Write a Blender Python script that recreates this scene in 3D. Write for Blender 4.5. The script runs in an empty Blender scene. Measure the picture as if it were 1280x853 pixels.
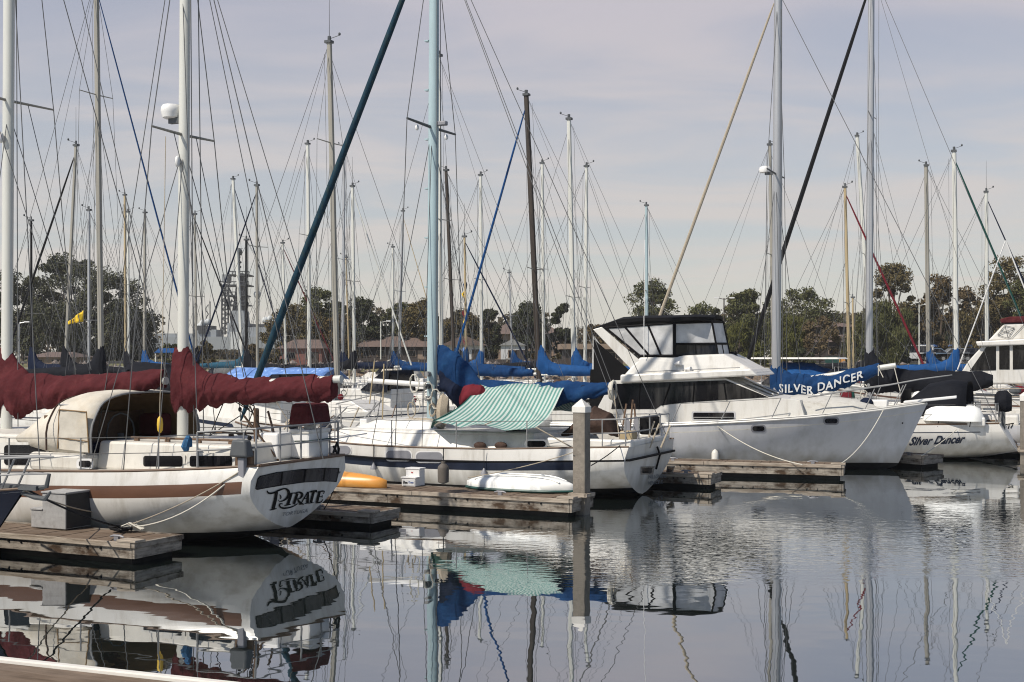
import bpy, bmesh, math, random
import numpy as np
from mathutils import Vector, Matrix, noise as mnoise
R = math.radians
C = bpy.context.scene.collection
random.seed(7)

# ------------------------------------------------------------------ camera, world, sun, exposure
F, HZ, CH = 1600.0, 446.0, 2.6            # focal length in photo pixels, horizon row, eye height
cam = bpy.data.cameras.new('camera'); cam.sensor_width = 36; cam.lens = 36*F/1280
cam.shift_y = (HZ-426.5)/1280; cam.clip_end = 6000; cam.clip_start = 0.1
co = bpy.data.objects.new('camera', cam); C.objects.link(co)
co.location = (0, 0, CH); co.rotation_euler = (R(90), 0, 0)
bpy.context.scene.camera = co

S = Vector((-.52, -.40, .755)).normalized()   # towards the sun
w = bpy.data.worlds.new('World'); bpy.context.scene.world = w; w.use_nodes = True
nt = w.node_tree; nt.nodes.clear()
def N(t, k, **kw):
    n = t.nodes.new(k)
    for a, b in kw.items(): setattr(n, a, b)
    return n
out = N(nt, 'ShaderNodeOutputWorld'); bg = N(nt, 'ShaderNodeBackground'); bg.inputs[1].default_value = .10
sky = N(nt, 'ShaderNodeTexSky', sky_type='NISHITA', sun_disc=False)
sky.sun_elevation = math.asin(S.z); sky.sun_rotation = math.atan2(S.x, S.y)
sky.air_density = 1.0; sky.dust_density = .6; sky.ozone_density = 1.6
tc = N(nt, 'ShaderNodeTexCoord'); sx = N(nt, 'ShaderNodeSeparateXYZ'); nt.links.new(tc.outputs['Generated'], sx.inputs[0])
# cloud sheet: direction projected on a high flat layer
mx = N(nt, 'ShaderNodeMath', operation='MAXIMUM'); mx.inputs[1].default_value = .03; nt.links.new(sx.outputs[2], mx.inputs[0])
ad = N(nt, 'ShaderNodeMath', operation='ADD'); ad.inputs[1].default_value = .10; nt.links.new(mx.outputs[0], ad.inputs[0])
dx = N(nt, 'ShaderNodeMath', operation='DIVIDE'); nt.links.new(sx.outputs[0], dx.inputs[0]); nt.links.new(ad.outputs[0], dx.inputs[1])
dy = N(nt, 'ShaderNodeMath', operation='DIVIDE'); nt.links.new(sx.outputs[1], dy.inputs[0]); nt.links.new(ad.outputs[0], dy.inputs[1])
cb = N(nt, 'ShaderNodeCombineXYZ'); nt.links.new(dx.outputs[0], cb.inputs[0]); nt.links.new(dy.outputs[0], cb.inputs[1])
mp = N(nt, 'ShaderNodeMapping'); mp.inputs['Rotation'].default_value = (0, 0, R(28)); mp.inputs['Scale'].default_value = (.75, 1.35, 1)
nt.links.new(cb.outputs[0], mp.inputs[0])
n1 = N(nt, 'ShaderNodeTexNoise'); n1.inputs['Scale'].default_value = 1.1; n1.inputs['Detail'].default_value = 6; n1.inputs['Roughness'].default_value = .52; n1.inputs['Distortion'].default_value = .5
nt.links.new(mp.outputs[0], n1.inputs['Vector'])
mr = N(nt, 'ShaderNodeMapRange', interpolation_type='SMOOTHSTEP'); nt.links.new(n1.outputs[0], mr.inputs[0])
mr.inputs[1].default_value = .36; mr.inputs[2].default_value = .64; mr.inputs[3].default_value = .56; mr.inputs[4].default_value = .97
# haze: more veil towards the horizon
hz = N(nt, 'ShaderNodeMapRange'); nt.links.new(sx.outputs[2], hz.inputs[0])
hz.inputs[1].default_value = 0.0; hz.inputs[2].default_value = .22; hz.inputs[3].default_value = .93; hz.inputs[4].default_value = 0.0
mxx = N(nt, 'ShaderNodeMath', operation='MAXIMUM'); nt.links.new(mr.outputs[0], mxx.inputs[0]); nt.links.new(hz.outputs[0], mxx.inputs[1])
vr = N(nt, 'ShaderNodeMapRange'); nt.links.new(sx.outputs[2], vr.inputs[0])
vr.inputs[1].default_value = .02; vr.inputs[2].default_value = .26; vr.inputs[3].default_value = 0; vr.inputs[4].default_value = 1
vc = N(nt, 'ShaderNodeMix', data_type='RGBA'); nt.links.new(vr.outputs[0], vc.inputs['Factor'])
vc.inputs['A'].default_value = (7.3, 6.9, 6.25, 1); vc.inputs['B'].default_value = (5.8, 5.5, 6.0, 1)
mix = N(nt, 'ShaderNodeMix', data_type='RGBA')
# the cloud sheet lies ahead and low; overhead and behind the sky is clear
el = N(nt, 'ShaderNodeMapRange', interpolation_type='SMOOTHSTEP'); nt.links.new(sx.outputs[2], el.inputs[0]); el.inputs[1].default_value = .36; el.inputs[2].default_value = .62; el.inputs[3].default_value = 1; el.inputs[4].default_value = .12
az = N(nt, 'ShaderNodeMapRange', interpolation_type='SMOOTHSTEP'); nt.links.new(sx.outputs[1], az.inputs[0]); az.inputs[1].default_value = -.1; az.inputs[2].default_value = .5; az.inputs[3].default_value = .12; az.inputs[4].default_value = 1
m1 = N(nt, 'ShaderNodeMath', operation='MULTIPLY'); nt.links.new(el.outputs[0], m1.inputs[0]); nt.links.new(az.outputs[0], m1.inputs[1])
m2 = N(nt, 'ShaderNodeMath', operation='MULTIPLY'); nt.links.new(m1.outputs[0], m2.inputs[0]); nt.links.new(mxx.outputs[0], m2.inputs[1])
nt.links.new(m2.outputs[0], mix.inputs['Factor']); nt.links.new(sky.outputs[0], mix.inputs['A']); nt.links.new(vc.outputs['Result'], mix.inputs['B'])
nt.links.new(mix.outputs['Result'], bg.inputs[0]); nt.links.new(bg.outputs[0], out.inputs[0])

sl = bpy.data.lights.new('sun', 'SUN'); sl.energy = 5.0; sl.angle = R(.5); sl.color = (1, .93, .82)
so = bpy.data.objects.new('sun', sl); C.objects.link(so); so.rotation_euler = (-S).to_track_quat('-Z', 'Y').to_euler(); so.location = (0, 0, 60)
bpy.context.scene.cycles.filter_width = 1.1
vs = bpy.context.scene.view_settings
vs.view_transform = 'Standard'; vs.look = 'None'; vs.exposure = 0; vs.gamma = 1; vs.use_curve_mapping = False

# ------------------------------------------------------------------ helpers
def at(px, py, Y): return Vector(((px-640)/F*Y, Y, CH-(py-HZ)/F*Y))
def gz(px, py, z):                        # the point of height z seen at a pixel
    Y = F*(CH-z)/(py-HZ); return Vector(((px-640)/F*Y, Y, z))

class MB:
    def __init__(s): s.v = []; s.f = []; s.m = []
    def add(s, vs, fs, mi=0):
        o = len(s.v); s.v += [tuple(p) for p in vs]
        for f in fs: s.f.append([o+i for i in f]); s.m.append(mi)
        return s
    def box(s, x0, x1, y0, y1, z0, z1, mi=0, top=None):
        t = top or (0, 0, 0, 0)
        return s.add([(x0,y0,z0),(x1,y0,z0),(x1,y1,z0),(x0,y1,z0),(x0+t[0],y0+t[2],z1),(x1-t[1],y0+t[2],z1),(x1-t[1],y1-t[3],z1),(x0+t[0],y1-t[3],z1)],
            [(3,2,1,0),(4,5,6,7),(0,1,5,4),(1,2,6,5),(2,3,7,6),(3,0,4,7)], mi)
    def loft(s, rings, mi=0, closed=True, caps=True):
        n = len(rings[0]); vs = [p for r in rings for p in r]; fs = []
        for i in range(len(rings)-1):
            for j in range(n if closed else n-1):
                k = (j+1) % n; fs.append((i*n+j, i*n+k, (i+1)*n+k, (i+1)*n+j))
        if caps and closed: fs.append(tuple(range(n))[::-1]); fs.append(tuple((len(rings)-1)*n+j for j in range(n)))
        return s.add(vs, fs, mi)
    def path(s, pts, r, n=6, mi=0):
        pts = [Vector(p) for p in pts]; rs = r if isinstance(r, (list, tuple)) else [r]*len(pts); rings = []
        up = None
        for i, p in enumerate(pts):
            d = (pts[min(i+1, len(pts)-1)]-pts[max(i-1, 0)]).normalized()
            if up is None: up = Vector((0,0,1)) if abs(d.z) < .9 else Vector((1,0,0))
            a = d.cross(up).normalized(); b = a.cross(d).normalized(); up = b
            rings.append([p+(a*math.cos(t)+b*math.sin(t))*rs[i] for t in (2*math.pi*k/n for k in range(n))])
        return s.loft(rings, mi)
    def tube(s, a, b, r, r2=None, n=6, mi=0): return s.path([a, b], [r, r if r2 is None else r2], n, mi)
    def ell(s, c, rx, ry, rz, n=12, m=7, mi=0):
        rings = []
        for i in range(m+1):
            t = math.pi*(i/m-.5); cz = max(.02, math.cos(t))
            rings.append([(c[0]+rx*cz*math.cos(u), c[1]+ry*cz*math.sin(u), c[2]+rz*math.sin(t)) for u in (2*math.pi*k/n for k in range(n))])
        return s.loft(rings, mi)
    def prism(s, a, b, mi=0):              # two equal outlines joined
        n = len(a); return s.loft([a, b], mi)
    def poly(s, pts, mi=0): return s.add(pts, [tuple(range(len(pts)))], mi)
    def build(s, name, mats, parent=None, smooth=True, ang=38, bevel=0, solid=0, normals=True):
        me = bpy.data.meshes.new(name); me.from_pydata(s.v, [], s.f)
        if not isinstance(mats, (list, tuple)): mats = [mats]
        for m in mats: me.materials.append(m)
        me.polygons.foreach_set('material_index', s.m)
        if normals:
            bm = bmesh.new(); bm.from_mesh(me); bmesh.ops.recalc_face_normals(bm, faces=bm.faces); bm.to_mesh(me); bm.free()
        if smooth:
            me.shade_smooth(); me.set_sharp_from_angle(angle=R(ang))
        o = bpy.data.objects.new(name, me); C.objects.link(o)
        if parent: o.parent = parent
        if bevel:
            b = o.modifiers.new('bevel', 'BEVEL'); b.width = bevel; b.segments = 2; b.limit_method = 'ANGLE'; b.angle_limit = R(40)
        if solid:
            b = o.modifiers.new('solid', 'SOLIDIFY'); b.thickness = solid; b.offset = 0
        return o
def tag(o, label=None, cat=None, group=None, kind=None):
    if label: o['label'] = label
    if cat: o['category'] = cat
    if group: o['group'] = group
    if kind: o['kind'] = kind
    return o
def empty(name, loc, rz=0, label=None, cat=None, group=None):
    o = bpy.data.objects.new(name, None); C.objects.link(o); o.location = loc; o.rotation_euler = (0, 0, rz); o.empty_display_size = .2
    return tag(o, label, cat, group)
def dup(root, loc, rz, label, group=None, sc=None):
    r = root.copy(); C.objects.link(r); r.location = loc; r.rotation_euler = (0, 0, rz); r['label'] = label
    if sc: r.scale = sc
    if group: r['group'] = group
    for ch in list(root.children):
        c = ch.copy(); C.objects.link(c); c.parent = r
        for g in list(ch.children):
            d = g.copy(); C.objects.link(d); d.parent = c
    return r
def sag(a, b, drop, n=14):
    a, b = Vector(a), Vector(b)
    return [a.lerp(b, t)-Vector((0, 0, drop*4*t*(1-t))) for t in (i/n for i in range(n+1))]
def text2d(s, size=1, bold=0, shear=0, space=1):
    cu = bpy.data.curves.new('lettering', 'FONT'); cu.body = s; cu.size = size; cu.offset = bold; cu.shear = shear; cu.space_character = space; cu.resolution_u = 4
    o = bpy.data.objects.new('lettering', cu); C.objects.link(o); bpy.context.view_layer.update()
    me = bpy.data.meshes.new_from_object(o.evaluated_get(bpy.context.evaluated_depsgraph_get()))
    vs = [tuple(v.co)[:2] for v in me.vertices]; fs = [tuple(p.vertices) for p in me.polygons]
    bpy.data.objects.remove(o); bpy.data.curves.remove(cu); bpy.data.meshes.remove(me)
    x0 = min(v[0] for v in vs); x1 = max(v[0] for v in vs); y0 = min(v[1] for v in vs); y1 = max(v[1] for v in vs)
    return [((v[0]-x0)/(x1-x0), (v[1]-y0)/(y1-y0)) for v in vs], fs

# ------------------------------------------------------------------ materials
MATS = {}
def mat(name, col, rough=.5, metal=0, var=.08, vs=4, stretch=(1,1,1), bump=0, bs=20, col2=None, c2s=2, c2t=(.5,.65), alpha=1, spec=.5, c2str=None, island=0, coat=0, scum=0):
    if name.startswith(('canvas','black','antifoul','rope','grey_canvas','wood','mast_black','motor')): spec = .12
    m = bpy.data.materials.new(name); m.use_nodes = True; t = m.node_tree; b = t.nodes['Principled BSDF']
    b.inputs['Roughness'].default_value = rough; b.inputs['Metallic'].default_value = metal; b.inputs['Alpha'].default_value = alpha
    b.inputs['Specular IOR Level'].default_value = spec; b.inputs['Coat Weight'].default_value = coat
    tcn = N(t, 'ShaderNodeTexCoord')
    def mapped(st):
        q = N(t, 'ShaderNodeMapping'); q.inputs['Scale'].default_value = st; t.links.new(tcn.outputs['Object'], q.inputs[0]); return q.outputs[0]
    v0 = mapped(stretch)
    nn = N(t, 'ShaderNodeTexNoise'); nn.inputs['Scale'].default_value = vs; nn.inputs['Detail'].default_value = 6; nn.inputs['Roughness'].default_value = .6
    t.links.new(v0, nn.inputs['Vector'])
    r = N(t, 'ShaderNodeMapRange'); t.links.new(nn.outputs[0], r.inputs[0])
    r.inputs[1].default_value = .3; r.inputs[2].default_value = .7; r.inputs[3].default_value = 1-var; r.inputs[4].default_value = 1+var
    base = N(t, 'ShaderNodeRGB'); base.outputs[0].default_value = (*col, 1); cur = base.outputs[0]
    if col2:
        n2 = N(t, 'ShaderNodeTexNoise'); n2.inputs['Scale'].default_value = c2s; n2.inputs['Detail'].default_value = 5; n2.inputs['Roughness'].default_value = .65
        t.links.new(mapped(c2str or stretch), n2.inputs['Vector'])
        r2 = N(t, 'ShaderNodeMapRange'); t.links.new(n2.outputs[0], r2.inputs[0]); r2.inputs[1].default_value = c2t[0]; r2.inputs[2].default_value = c2t[1]
        mm = N(t, 'ShaderNodeMix', data_type='RGBA'); t.links.new(r2.outputs[0], mm.inputs['Factor']); t.links.new(cur, mm.inputs['A']); mm.inputs['B'].default_value = (*col2, 1)
        cur = mm.outputs['Result']
    fac = r.outputs[0]
    if scum:                               # growth and rust stains just above the waterline
        sz_ = N(t, 'ShaderNodeSeparateXYZ'); t.links.new(tcn.outputs['Object'], sz_.inputs[0])
        n4 = N(t, 'ShaderNodeTexNoise'); n4.inputs['Scale'].default_value = 2.2; n4.inputs['Detail'].default_value = 5; t.links.new(mapped((1.5,1.5,.25)), n4.inputs['Vector'])
        a4 = N(t, 'ShaderNodeMath', operation='MULTIPLY_ADD'); t.links.new(n4.outputs[0], a4.inputs[0]); a4.inputs[1].default_value = -.75; t.links.new(sz_.outputs[2], a4.inputs[2])
        r4 = N(t, 'ShaderNodeMapRange'); t.links.new(a4.outputs[0], r4.inputs[0]); r4.inputs[1].default_value = -.22; r4.inputs[2].default_value = .16; r4.inputs[3].default_value = scum; r4.inputs[4].default_value = 0
        m4 = N(t, 'ShaderNodeMix', data_type='RGBA'); t.links.new(r4.outputs[0], m4.inputs['Factor']); t.links.new(cur, m4.inputs['A']); m4.inputs['B'].default_value = (.16, .135, .085, 1); cur = m4.outputs['Result']
    if island:
        g = N(t, 'ShaderNodeNewGeometry'); ri = N(t, 'ShaderNodeMapRange'); t.links.new(g.outputs['Random Per Island'], ri.inputs[0])
        ri.inputs[3].default_value = 1-island; ri.inputs[4].default_value = 1+island
        mu = N(t, 'ShaderNodeMath', operation='MULTIPLY'); t.links.new(fac, mu.inputs[0]); t.links.new(ri.outputs[0], mu.inputs[1]); fac = mu.outputs[0]
    sc = N(t, 'ShaderNodeVectorMath', operation='SCALE'); t.links.new(cur, sc.inputs[0]); t.links.new(fac, sc.inputs['Scale'])
    t.links.new(sc.outputs[0], b.inputs['Base Color'])
    if bump:
        n3 = N(t, 'ShaderNodeTexNoise'); n3.inputs['Scale'].default_value = bs; n3.inputs['Detail'].default_value = 4; t.links.new(v0, n3.inputs['Vector'])
        bp = N(t, 'ShaderNodeBump'); bp.inputs['Strength'].default_value = 1; bp.inputs['Distance'].default_value = bump; t.links.new(n3.outputs[0], bp.inputs['Height']); t.links.new(bp.outputs[0], b.inputs['Normal'])
    MATS[name] = m; return m
M = MATS
mat('gelcoat', (.65,.63,.59), .3, var=.05, vs=2.5, stretch=(1,1,.35), col2=(.47,.44,.385), c2s=3, c2t=(.50,.76), c2str=(1.6,1.6,.25), scum=.6)
mat('gelcoat_cool', (.50,.50,.515), .28, var=.05, vs=2, stretch=(1,1,.35), col2=(.42,.42,.42), c2s=2.5, c2t=(.46,.70), c2str=(1.5,1.5,.25), scum=.6)
mat('deck_white', (.54,.52,.475), .6, var=.07, vs=6, col2=(.40,.37,.32), c2s=5, c2t=(.52,.72))
mat('cream_cabin', (.62,.59,.53), .45, var=.07, vs=4, col2=(.40,.36,.31), c2s=4, c2t=(.55,.78), c2str=(1.5,1.5,.4))
mat('antifoul_black', (.012,.012,.012), .7, var=.3, vs=6)
mat('stripe_brown', (.125,.062,.038), .4, var=.12, vs=4, stretch=(.6,1,2))
mat('stripe_navy', (.016,.022,.04), .3, var=.2)
mat('navy_hull', (.010,.013,.028), .25, var=.2)
mat('black', (.006,.006,.007), .7, var=.2)
mat('window_dark', (.006,.006,.008), .14, spec=.3, var=.1, col2=(.045,.043,.042), c2s=1.3, c2t=(.5,.62), c2str=(1.5,1.5,.2))
mat('teak_dark', (.12,.07,.04), .6, var=.25, vs=8, stretch=(.5,2,2))
mat('mast_white', (.54,.54,.50), .4, var=.08, vs=3, stretch=(2,2,.2), col2=(.45,.43,.38), c2s=3, c2t=(.55,.75))
mat('mast_alu', (.40,.40,.41), .38, metal=.5, var=.1, vs=3, stretch=(2,2,.2))
mat('mast_gray', (.26,.245,.21), .5, var=.12, vs=3, stretch=(2,2,.2))
mat('mast_blue', (.33,.43,.46), .42, var=.1, vs=3, stretch=(2,2,.25), col2=(.30,.36,.35), c2s=4, c2t=(.55,.8))
mat('mast_wood', (.030,.020,.013), .5, var=.35, vs=6, stretch=(3,3,.25), bump=.004)
mat('mast_tan', (.36,.28,.16), .5, var=.15, vs=4, stretch=(3,3,.25))
mat('mast_black', (.014,.014,.015), .4)
mat('steel', (.24,.24,.24), .5, metal=0, var=.1, spec=.3)
mat('wire', (.10,.10,.10), .5, metal=.2, var=.1)
mat('wire_dark', (.06,.06,.06), .5, var=.1)
mat('rope_white', (.55,.52,.45), .9, var=.15, vs=40)
mat('rope_tan', (.36,.31,.24), .9, var=.2, vs=40)
mat('rope_dark', (.02,.02,.022), .9, var=.2, vs=40)
mat('canvas_maroon', (.070,.015,.018), .9, var=.18, vs=5, bump=.03, bs=6, col2=(.115,.028,.030), c2s=3, c2t=(.5,.75))
mat('canvas_blue', (.007,.034,.105), .85, var=.2, vs=5, bump=.012, bs=9, col2=(.014,.060,.155), c2s=3, c2t=(.5,.75))
mat('canvas_navy', (.007,.012,.030), .8, var=.2, vs=5, bump=.012, bs=9)
mat('canvas_dark', (.009,.010,.014), .8, var=.2, vs=5, bump=.012, bs=9)
mat('canvas_bluegreen', (.011,.036,.058), .75, var=.3, vs=4, stretch=(3,3,.8), bump=.006, bs=9, col2=(.03,.05,.05), c2s=5, c2t=(.5,.7))
mat('canvas_red', (.13,.014,.022), .75, var=.2, vs=6, bump=.006)
mat('canvas_green', (.008,.05,.042), .75, var=.2, vs=6, bump=.006)
mat('canvas_brightblue', (.011,.062,.19), .75, var=.2, vs=6, bump=.006)
mat('canvas_teal', (.02,.075,.12), .75, var=.2, vs=6, bump=.006)
mat('canvas_cream', (.55,.51,.44), .85, var=.1, vs=5, bump=.01, bs=7, col2=(.5,.44,.35), c2s=3, c2t=(.5,.75))
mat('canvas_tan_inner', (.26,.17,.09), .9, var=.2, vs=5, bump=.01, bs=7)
mat('canvas_brown', (.062,.040,.032), .9, var=.35, vs=6, bump=.02, bs=8)
mat('tarp_lightblue', (.13,.25,.55), .5, var=.25, vs=6, bump=.01, bs=10, col2=(.35,.46,.66), c2s=6, c2t=(.55,.7))
mat('stripe_green', (.095,.235,.205), .85, var=.1); mat('stripe_white', (.42,.48,.445), .85, var=.08)
mat('vinyl', (.58,.58,.58), .22, var=.3, vs=2.5, alpha=.80)
mat('wood_weathered', (.25,.22,.185), .85, var=.45, vs=9, stretch=(.35,.35,3), bump=.004, bs=30, col2=(.055,.036,.024), c2s=2.6, c2t=(.46,.62), c2str=(1,1,1.6))
mat('wood_deck', (.165,.125,.095), .85, var=.25, vs=8, stretch=(.5,3,1), bump=.003, bs=30, col2=(.12,.085,.06), c2s=1.6, c2t=(.45,.7), island=.12)
mat('wood_edge', (.34,.29,.235), .85, var=.3, vs=10, stretch=(.4,3,3), bump=.003, bs=30, col2=(.15,.11,.08), c2s=3, c2t=(.5,.7))
mat('concrete', (.20,.175,.145), .9, var=.18, vs=12, bump=.006, bs=40, col2=(.10,.085,.065), c2s=2.5, c2t=(.45,.75), c2str=(1.5,1.5,.4))
mat('white_cap', (.66,.63,.58), .6, var=.07, vs=6)
mat('box_end_shade', (.022,.021,.022), .7, var=.25, vs=8)  # near-black colour that paints in the shade on the grey steps' end
mat('box_gray', (.33,.325,.32), .75, var=.12, vs=14, col2=(.24,.23,.22), c2s=8, c2t=(.5,.75), bump=.002, bs=50)
mat('box_white', (.70,.69,.675), .4, var=.03)
mat('plastic_gray', (.22,.22,.24), .5, var=.1)
mat('motor_gray', (.09,.095,.10), .4, var=.15)
mat('kayak_orange', (.62,.27,.05), .35, var=.12, vs=2, col2=(.62,.36,.12), c2s=2, c2t=(.45,.7), c2str=(.5,2,2))
mat('dinghy_white', (.80,.80,.77), .4, var=.05); mat('green_trim', (.012,.06,.05), .5)
mat('yellow', (.80,.52,.02), .7, var=.1); mat('yellow_float', (.62,.40,.04), .6, var=.1)
mat('red', (.32,.02,.02), .6); mat('blue_cloth', (.02,.10,.22), .85, var=.25, vs=12, bump=.02, bs=12)
mat('letter_black', (.006,.006,.006), .6, spec=.1); mat('letter_gray', (.13,.14,.15), .6); mat('letter_white', (.56,.57,.57), .8, var=.12, vs=20); mat('letter_blue', (.05,.10,.30), .6)
mat('fender_dark', (.11,.095,.08), .7, var=.2); mat('fender_white', (.62,.6,.55), .5, var=.1)
mat('grey_canvas', (.11,.115,.12), .8, var=.15, vs=6, bump=.01)
# ------------------------------------------------------------------ water, ground
def water_mat():
    m = bpy.data.materials.new('harbour_water'); m.use_nodes = True; t = m.node_tree; b = t.nodes['Principled BSDF']
    b.inputs['Base Color'].default_value = (.009, .013, .012, 1); b.inputs['Roughness'].default_value = .015; b.inputs['IOR'].default_value = 1.4
    b.inputs['Specular IOR Level'].default_value = .5
    g = N(t, 'ShaderNodeNewGeometry')
    def nz(scale, det, st, rot=0):
        q = N(t, 'ShaderNodeMapping'); q.inputs['Scale'].default_value = st; q.inputs['Rotation'].default_value = (0, 0, R(rot)); t.links.new(g.outputs['Position'], q.inputs[0])
        k = N(t, 'ShaderNodeTexNoise'); k.inputs['Scale'].default_value = scale; k.inputs['Detail'].default_value = det; t.links.new(q.outputs[0], k.inputs['Vector']); return k.outputs[0]
    def mul(a, v):
        k = N(t, 'ShaderNodeMath', operation='MULTIPLY'); t.links.new(a, k.inputs[0])
        if isinstance(v, float): k.inputs[1].default_value = v
        else: t.links.new(v, k.inputs[1])
        return k.outputs[0]
    def add(a, c):
        k = N(t, 'ShaderNodeMath', operation='ADD'); t.links.new(a, k.inputs[0]); t.links.new(c, k.inputs[1]); return k.outputs[0]
    swell = mul(nz(.55, 1, (1, 1, 1)), .008)
    calm = mul(nz(1.7, 2, (.75, 1.0, 1), 15), .0022)
    fine = mul(nz(7.5, 2, (.6, 1.15, 1), 8), .0042)
    # a wind-ruffled patch of the basin
    sxy = N(t, 'ShaderNodeSeparateXYZ'); t.links.new(g.outputs['Position'], sxy.inputs[0])
    def band(inp, a, b_, c, d):
        k = N(t, 'ShaderNodeMapRange', interpolation_type='SMOOTHSTEP'); t.links.new(inp, k.inputs[0]); k.inputs[1].default_value = a; k.inputs[2].default_value = b_
        k2 = N(t, 'ShaderNodeMapRange', interpolation_type='SMOOTHSTEP'); t.links.new(inp, k2.inputs[0]); k2.inputs[1].default_value = c; k2.inputs[2].default_value = d; k2.inputs[3].default_value = 1; k2.inputs[4].default_value = 0
        return mul(k.outputs[0], k2.outputs[0])
    wob = mul(nz(.35, 3, (1, 1, 1)), 3.0); yy = add(sxy.outputs[1], wob)
    k = N(t, 'ShaderNodeMath', operation='MULTIPLY'); t.links.new(sxy.outputs[0], k.inputs[0]); k.inputs[1].default_value = -.12; yy = add(yy, k.outputs[0])
    patch = mul(band(yy, 15.4, 16.6, 20.0, 25.0), band(sxy.outputs[0], -1.3, 1.6, 60, 80))
    h = add(add(swell, calm), mul(fine, patch))
    bp = N(t, 'ShaderNodeBump'); bp.inputs['Strength'].default_value = 1; bp.inputs['Distance'].default_value = 1; t.links.new(h, bp.inputs['Height']); t.links.new(bp.outputs[0], b.inputs['Normal'])
    gl = N(t, 'ShaderNodeBsdfGlossy'); gl.inputs['Color'].default_value = (.86, .89, .925, 1); gl.inputs['Roughness'].default_value = .012; t.links.new(bp.outputs[0], gl.inputs['Normal'])
    ms = N(t, 'ShaderNodeMixShader'); ms.inputs[0].default_value = .42; t.links.new(b.outputs[0], ms.inputs[1]); t.links.new(gl.outputs[0], ms.inputs[2]); t.links.new(ms.outputs[0], t.nodes['Material Output'].inputs['Surface'])
    return m
tag(MB().poly([(-620,-130,0),(620,-130,0),(620,112,0),(-620,112,0)]).build('water', water_mat(), smooth=False), kind='structure')

mat('lawn', (.115,.115,.04), .95, var=.3, vs=.35, col2=(.17,.14,.07), c2s=.15, c2t=(.45,.65), bump=.03, bs=3)
mat('bank', (.19,.135,.095), .95, var=.4, vs=2.5, bump=.12, bs=2.5, col2=(.09,.07,.05), c2s=.8, c2t=(.45,.6))
mat('asphalt', (.055,.055,.057), .9, var=.15, vs=1)
mat('concrete_path', (.26,.24,.21), .9, var=.15, vs=1)
prof = [(107.5,-1.5),(110.6,.9),(111.6,1.25),(113.5,1.42),(124,1.5),(136,1.75),(150,2.0),(170,2.1),(460,2.3)]
g = MB(); xs = np.concatenate([[-620,-400], np.linspace(-200, 200, 81), [400,620]])
rows = []
for y, z in prof:
    rows.append([(x, y+(.8*mnoise.noise((x*.08, 1.3, 0)) if y < 115 else 0), z+(.10*mnoise.noise((x*.22, y*.3, 2)) if z > 0 and y < 136 else 0)) for x in xs])
n = len(xs)
g.v = [p for r in rows for p in r]
for i in range(len(rows)-1):
    for j in range(n-1): g.f.append([i*n+j, i*n+j+1, (i+1)*n+j+1, (i+1)*n+j]); g.m.append(0 if i < 2 else 1)
tag(g.build('ground', [M['bank'], M['lawn']]), kind='structure')
tag(MB().box(-160, 160, 140.5, 149, 1.6, 2.06).build('parking_lot', M['asphalt'], smooth=False), kind='structure')
tag(MB().box(-160, 160, 119, 121, 1.3, 1.56).build('shore_path', M['concrete_path'], smooth=False), kind='structure')

# ------------------------------------------------------------------ docks
def cleat(mb, x, y, z, s=.11):
    mb.box(x-.035, x+.035, y-.02, y+.02, z, z+.05); mb.path([(x-s, y, z+.045), (x-s*.5, y, z+.06), (x+s*.5, y, z+.06), (x+s, y, z+.045)], [.010, .017, .017, .010], 6)
def dock(label, corner, ang, length, width, ztop=.27, cleats=(), far_cap=True, thick=.14, group='finger docks between the slips', name='finger_dock'):
    r = empty(name, (corner[0], corner[1], 0), R(180-ang), label, 'dock', group)
    d = MB(); x = .0; k = 0
    while x < length-.02:
        d.box(x+.006, min(x+.185, length), -width+.03, -.03, ztop-.03, ztop+random.uniform(-.004, .003)); x += .19
    d.build('deck', M['wood_deck'], r, smooth=False)
    e = MB()
    xx = 0; 
    while xx < length:                     # rub boards in lengths
        L = min(2.9, length-xx); e.box(xx+.003, xx+L-.003, -.03+.002, .03, ztop-.055, ztop+.012+random.uniform(-.004,.004)); xx += L
    e.build('rub_board', M['wood_edge'], r, smooth=False, bevel=.006)
    s = MB(); xx = 0
    while xx < length:
        L = min(3.4, length-xx); s.box(xx+.004, xx+L-.004, -.035, .0, ztop-thick-.05, ztop-.06); xx += L
    xx = .5
    while xx < length-.3:
        for o in (0, .22): s.tube((xx+o, -.005, ztop-.085), (xx+o, .016, ztop-.085), .016, n=8, mi=1)
        xx += 1.35
    s.build('side_board', [M['wood_weathered'], M['black']], r, smooth=False)
    s = MB(); s.box(0.002, length, -width, -width+.035, ztop-thick-.05, ztop-.06); s.box(0, length, -width-.02, -width+.028, ztop-.055, ztop+.008)
    s.build('side_board', M['wood_weathered'], r, smooth=False)
    s = MB(); s.box(-.04, -.002, -width+.0, -.001, ztop-thick-.05, ztop-.06); s.box(-.06, -.003, -width-.01, .02, ztop-.056, ztop+.010)
    s.build('end_board', M['wood_weathered'], r, smooth=False, bevel=.006)
    MB().box(.06, length-.05, -width+.07, -.07, -.25, ztop-.035).build('float', M['antifoul_black'], r, smooth=False)
    for c in cleats:
        m = MB(); cleat(m, c, -.12, ztop+.004); m.build('cleat', M['plastic_gray'], r)
    q = MB(); q.box(-.08, .22, -.16, .035, ztop+.012, ztop+.045); q.build('corner_cap', M['wood_edge'], r, smooth=False, bevel=.008)
    return r
A = 25
c1 = gz(165, 680, .27); dock('weathered finger dock at the left carrying the grey boarding steps', c1, A, 7.5, .90, cleats=(.35, 3.0))
c2 = gz(463, 642.5, .22); dock('short dock end poking out behind the stern lettered PIRATE', c2, A, 6.5, .8, cleats=(1.0, 2.6), ztop=.22, thick=.10)
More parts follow.
